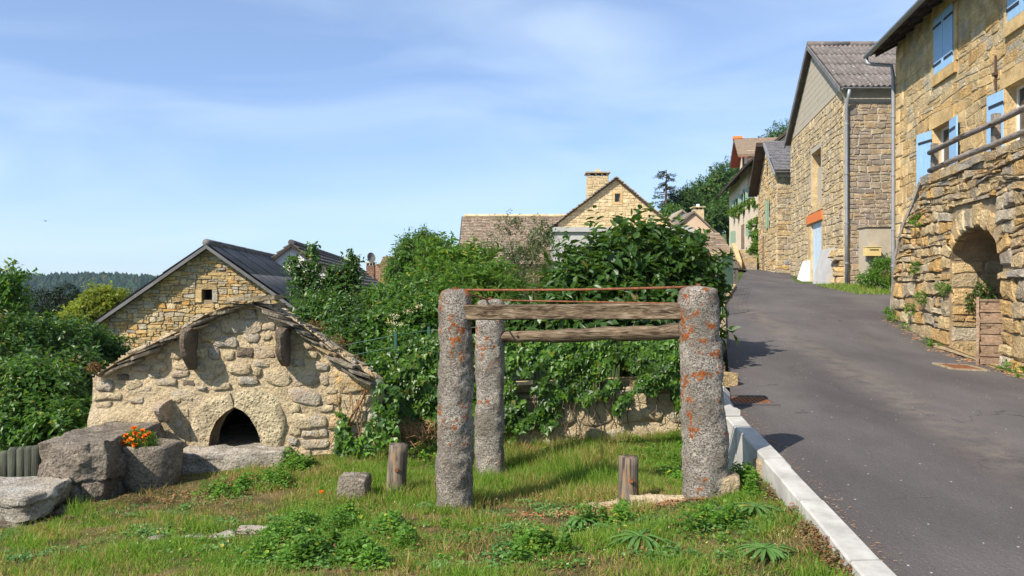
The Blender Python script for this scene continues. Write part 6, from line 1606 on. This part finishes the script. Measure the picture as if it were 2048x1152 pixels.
# ---------------------------------------------------------------- grass
def pix(x, y, z): return 1024+FPX*x/y, 576-FPX*(z-EYE)/y
OBST = [(-.51,7,.17),(1.56,6.5,.19),(-.25,8.8,.17),(2.0,8.5,.17),(-3.76,8.34,.3)]
def grass():
    n = 380000; x = rng.uniform(-6.3,2.12,n); y = 3.6 + 6.5*rng.random(n)**1.15; z = garden_z(x,y)
    px, py = pix(x,y,z)
    dryn = wob(x*1.1,y*1.1,1.,7.)*.6 + wob(x*3.3,y*3.3,1.,1.)*.5
    def patch(cx,cy,rx_,ry_): return np.exp(-(((px-cx)/rx_)**2+((py-cy)/ry_)**2)*1.2)
    dry = .95*dryn + .19
    for c in ((390,985,170,40,1.1),(600,1130,130,40,.8),(1100,1035,180,24,1.0),(1330,1015,80,20,.9),(1580,1080,110,60,.55),(900,1110,120,40,.45),(1560,900,60,40,.3),(560,945,80,22,.7),(250,1075,200,14,.5),(1230,870,110,22,.6)):
        dry = dry + c[4]*patch(*c[:4])
    lush = patch(1130,945,190,55)*1.2 + patch(1250,890,160,40)*.6 + patch(850,985,110,30)*.6 + patch(620,960,120,40)*.4
    dens = np.clip(.95 - .85*np.clip(dry,0,1) + .3*lush, .06, 1.)
    k = (rng.random(n) < dens) & (x < np.array([kl_ for kl_ in np.interp(y,[a for a,b in KL],[b for a,b in KL])])-.02) & (y < 10.05)
    k &= ~((y > 9.02) & (x < -1.5)) & ~((x < -3.85) & (y > 7.6)) & ~((x < -4.05) & (y > 6.85))
    for ox,oy,r_ in OBST: k &= (x-ox)**2+(y-oy)**2 > (r_*.95)**2
    ex = np.array([[e.x,e.y] for e in EPW]); dm_ = np.full(n, 9.)
    for i in range(len(ex)-1):
        ab = ex[i+1]-ex[i]; t_ = np.clip(((x-ex[i,0])*ab[0]+(y-ex[i,1])*ab[1])/(ab@ab),0,1); dm_ = np.minimum(dm_, np.hypot(x-ex[i,0]-t_*ab[0], y-ex[i,1]-t_*ab[1]))
    k &= (dm_ > .10) | (rng.random(n) < .12)
    x,y,z,dry,lush = x[k],y[k],z[k],dry[k],lush[k]; n = len(x)
    tuft = np.clip(.5+.6*wob(x*3.1,y*3.1,1.,3.)+.3*wob(x*9,y*9,1.,6.),0,1.2)
    L = (.022 + .10*tuft**2 + .13*np.clip(lush,0,1.2)*rng.uniform(.5,1.2,n))*rng.uniform(.6,1.35,n)*np.where(dry > .6,.75,1.)
    D = rng.normal(size=(n,3))*.42; D[:,2] = 1.; D[:,0] += .25*wob(x*3,y*3,1,9)
    W = rng.uniform(.0035,.0075,n)*(1+.35*np.clip(lush,0,1))
    V,F = leafarr(np.stack([x,y,z-.006],1), D, rdir(n)+np.array([0,0,.2]), L, W, 'blade')
    dv = np.clip((rng.random(n) < np.clip(dry,.03,.92)).astype(float)*rng.uniform(.6,1,n) + .1*rng.random(n),0,1)
    o = mkfast('grass', V, F, M['grass'], kind='stuff', attr={'dry': np.repeat(dv,6)}); tag(o, 'patchy lawn grass, green with dry straw patches', 'grass')
grass()

# clover and weed patches in the turf: small leaves close to the ground
def clover(label, spots, n, L, mat, hgt=.07):
    xs, ys_, hs = [], [], []
    for (px,py,rx_,ry_,w) in spots:
        m = int(n*w); c = gpt(px,py); sx = rx_/FPX*c.y; sy = ry_/FPX*c.y*c.y/1.8
        q = 9; cc = rng.normal(size=(q,2))*.55; rr_ = rng.uniform(.12,.42,q); k = rng.integers(0,q,m); a0 = rng.normal(size=(m,2))*rr_[k][:,None]; a = cc[k]+a0*.7
        xs.append(c.x+a[:,0]*sx); ys_.append(c.y+a[:,1]*sy); hs.append(np.clip(1-.8*((a0/rr_[k][:,None])**2).sum(1)*.4,.12,1)*(.35+1.3*rr_[k]))
    x, y, h = map(np.concatenate,(xs,ys_,hs)); k = (x < 2.0) & (y < 10.05) & (y > 3); x,y,h = x[k],y[k],h[k]; n = len(x); z = garden_z(x,y)+.015+hgt*h*rng.random(n)**.6
    D = rdir(n)*np.array([1,1,.35])+np.array([0,0,.12]); V,F = leafarr(np.stack([x,y,z],1), D, rng.normal(size=(n,3))*.35+np.array([0,-.15,1.]), L*rng.uniform(.6,1.3,n), L*.75*rng.uniform(.6,1.3,n), 'oval')
    o = mkfast('weed_patch', V, F, M[mat], kind='stuff'); tag(o, label, 'weeds')
clover('bright green clover mounds in the lawn', [(640,1090,110,60,.40),(590,940,40,20,.12),(545,965,50,16,.1),(690,1125,90,40,.2),(1070,1100,55,26,.1),(470,985,50,14,.06)], 13000, .033, 'weed', .2)
clover('leafy weeds along the foot of the ivy wall and right pillar', [(1300,905,60,24,.3),(1345,930,40,24,.2),(1120,890,80,12,.15),(1400,880,30,20,.1),(850,905,40,16,.12),(1340,960,40,20,.13)], 5200, .045, 'weed', .14)
clover('fine green weeds beside the kerb and right pillar', [(1500,970,40,22,.35),(1200,1050,60,16,.12),(1420,1050,70,18,.12)], 7500, .03, 'weed', .22)
clover('reddish stonecrop spilling along the kerb', [(1545,990,26,22,.2),(1590,1030,26,24,.2),(1625,1070,26,24,.2),(1660,1110,26,24,.25),(1690,1145,24,18,.15)], 3400, .020, 'sedum', .10)
clover('fallen dry leaves and litter below the ivy', [(1240,870,70,14,.4),(1100,1030,120,10,.25),(1330,1012,60,10,.2),(400,985,90,14,.15)], 2200, .03, 'dead', .015)
clover('mossy yellow stonecrop at the foot of the stone bench', [(250,1005,60,26,.6),(200,1020,40,26,.4)], 5000, .014, 'sedum', .05)

for lab_,m_,L_,h_,nn_ in (('small broad weed leaves scattered through the lawn','rosette',.03,.05,7000),('bright seedlings scattered through the lawn','weed',.02,.06,6000)):
    sp_ = [(rng.uniform(40,1560),rng.uniform(1000,1145),rng.uniform(40,120),rng.uniform(12,30),1/26) for _ in range(26)]
    clover(lab_, sp_, nn_, L_, m_, h_)
def dots(label, n, mat, size, h):
    C = gptv(rng.uniform(20,1600,n), 900+240*rng.random(n)); C = C[(C[:,0] < 1.95) & (C[:,1] < 9) & ~((C[:,0] < -3.8) & (C[:,1] > 6.8))]; C[:,2] += rng.uniform(.4,1.,len(C))*h; m = len(C); k = 9; CC = np.repeat(C,k,0)+rng.normal(size=(m*k,3))*size*.25; V,F = leafarr(CC, rdir(m*k), rdir(m*k), np.full(m*k,size*.8), np.full(m*k,size*.6), 'diamond')
    o = mkfast('meadow_flowers', V, F, M[mat], kind='stuff'); tag(o, label, 'flowers')
dots('tiny pale clover and seed heads dotted over the lawn', 260, 'elderflower', .010, .08)
dots('tiny dry brown seed heads standing in the turf', 420, 'dead', .014, .12)
# rosette plants: every strap leaf is a part
def rosette(px, py, n, L, W, label, rise=.5):
    c = gpt(px,py); t = thing('rosette_weed', c, label, 'plant')
    for i in range(n):
        an = i*2.399+R.uniform(-.2,.2); e = R.uniform(.15,.9)*rise; d = np.array([[math.cos(an),math.sin(an),e]]); l = L*R.uniform(.65,1.1)
        T, Fq = SH['strap']; seg = 5; V = []; F = []
        D = Vector(d[0]).normalized(); S = Vector((-math.sin(an),math.cos(an),0)); up = S.cross(D) if S.cross(D).z > 0 else -S.cross(D)
        for k in range(seg+1):
            f = k/seg; w = W*(.25+1.4*f*(1.15-f))*(1 if k < seg else .15); q = c + D*(l*f) + Vector((0,0,-.55*l*f*f*(.5+e))) + Vector((0,0,.055))
            V += [q+S*w+up*.006, q, q-S*w+up*.006]
        for k in range(seg): F += [(3*k,3*k+1,3*k+4,3*k+3),(3*k+1,3*k+2,3*k+5,3*k+4)]
        mk('leaf', V, F, M['rosette'], t)
rosette(1280,1090,26,.26,.02,'broad rosette weed with long leaves in the lawn below the pale edging stones')
rosette(1510,1030,24,.22,.018,'rosette weed with long leaves next to the kerb stonecrop')
rosette(1530,1115,26,.22,.018,'rosette weed with spreading leaves in the turf near the kerb bottom')
rosette(1160,1058,14,.16,.02,'leafy dock plant in the dry turf before the frame',.9)
rosette(20,1080,12,.2,.018,'pale leafy weed at the foot of the low stone wall',1.4)
rosette(850,1022,14,.10,.014,'small leafy rosette at the foot of the left front pillar',.8)
# kerb-side trailing plant and stray flower
cf = thing('stray_marigold', gpt(643,1000), 'single orange flower in the grass by the small grey stone', 'flower')
c = gpt(643,1000)+Vector((0,0,.075)); n = 30; V,F = leafarr(np.tile(np.array(c),(n,1)), rdir(n)*np.array([1,1,.4]), np.tile([0,-.4,1.],(n,1)), np.full(n,.022), np.full(n,.016),'diamond'); mkfast('bloom', V, F, M['petal'], cf)
V,F = tube([c,c-Vector((0,0,.09))],[.003]*2,4,False); mk('stalk', V, F, M['weed'], cf)
# litter along the lane edge
lt = MB()
for i in range(240):
    y = R.uniform(4.2,8.8); x = float(lx(y))+.03+abs(R.gauss(0,.06)); z = float(road_z(x,y))+.012; a = R.uniform(0,6.3); l = R.uniform(.006,.03)*(2 if R.random() < .08 else 1)
    V,F = tube([(x,y,z),(x+math.cos(a)*l,y+math.sin(a)*l,z+R.uniform(0,.006))],[.002,.001],3,False); lt.add(V,F)
for i in range(260):
    u = R.uniform(5.3,11.5); q = TF.p(u,0,.12+abs(R.gauss(0,.14))); z = float(road_z(q[0],q[1]))+.012; a = R.uniform(0,6.3); l = R.uniform(.02,.07)
    V,F = tube([(q[0],q[1],z),(q[0]+math.cos(a)*l,q[1]+math.sin(a)*l,z)],[.006,.004],3,False); lt.add(V,F)
tag(lt.build('dry_litter', M['dead'], None, kind='stuff'), 'dry straw and leaf litter along the lane edges', 'litter')

# ================================================================ HAZE in the valley air
V,F = boxv(-1600,900,-90,1600,-76,60)
N = NM('valley_air'); pv_ = N.n('ShaderNodeVolumePrincipled'); pv_.inputs['Color'].default_value = (.62,.82,1,1); pv_.inputs['Density'].default_value = .00014; pv_.inputs['Anisotropy'].default_value = .2
N.l(pv_.outputs[0], N.out.inputs['Volume'])
hz = mk('haze', V, F, N.m, None, kind='stuff'); tag(hz, 'thin pale air haze over the valley', 'haze')
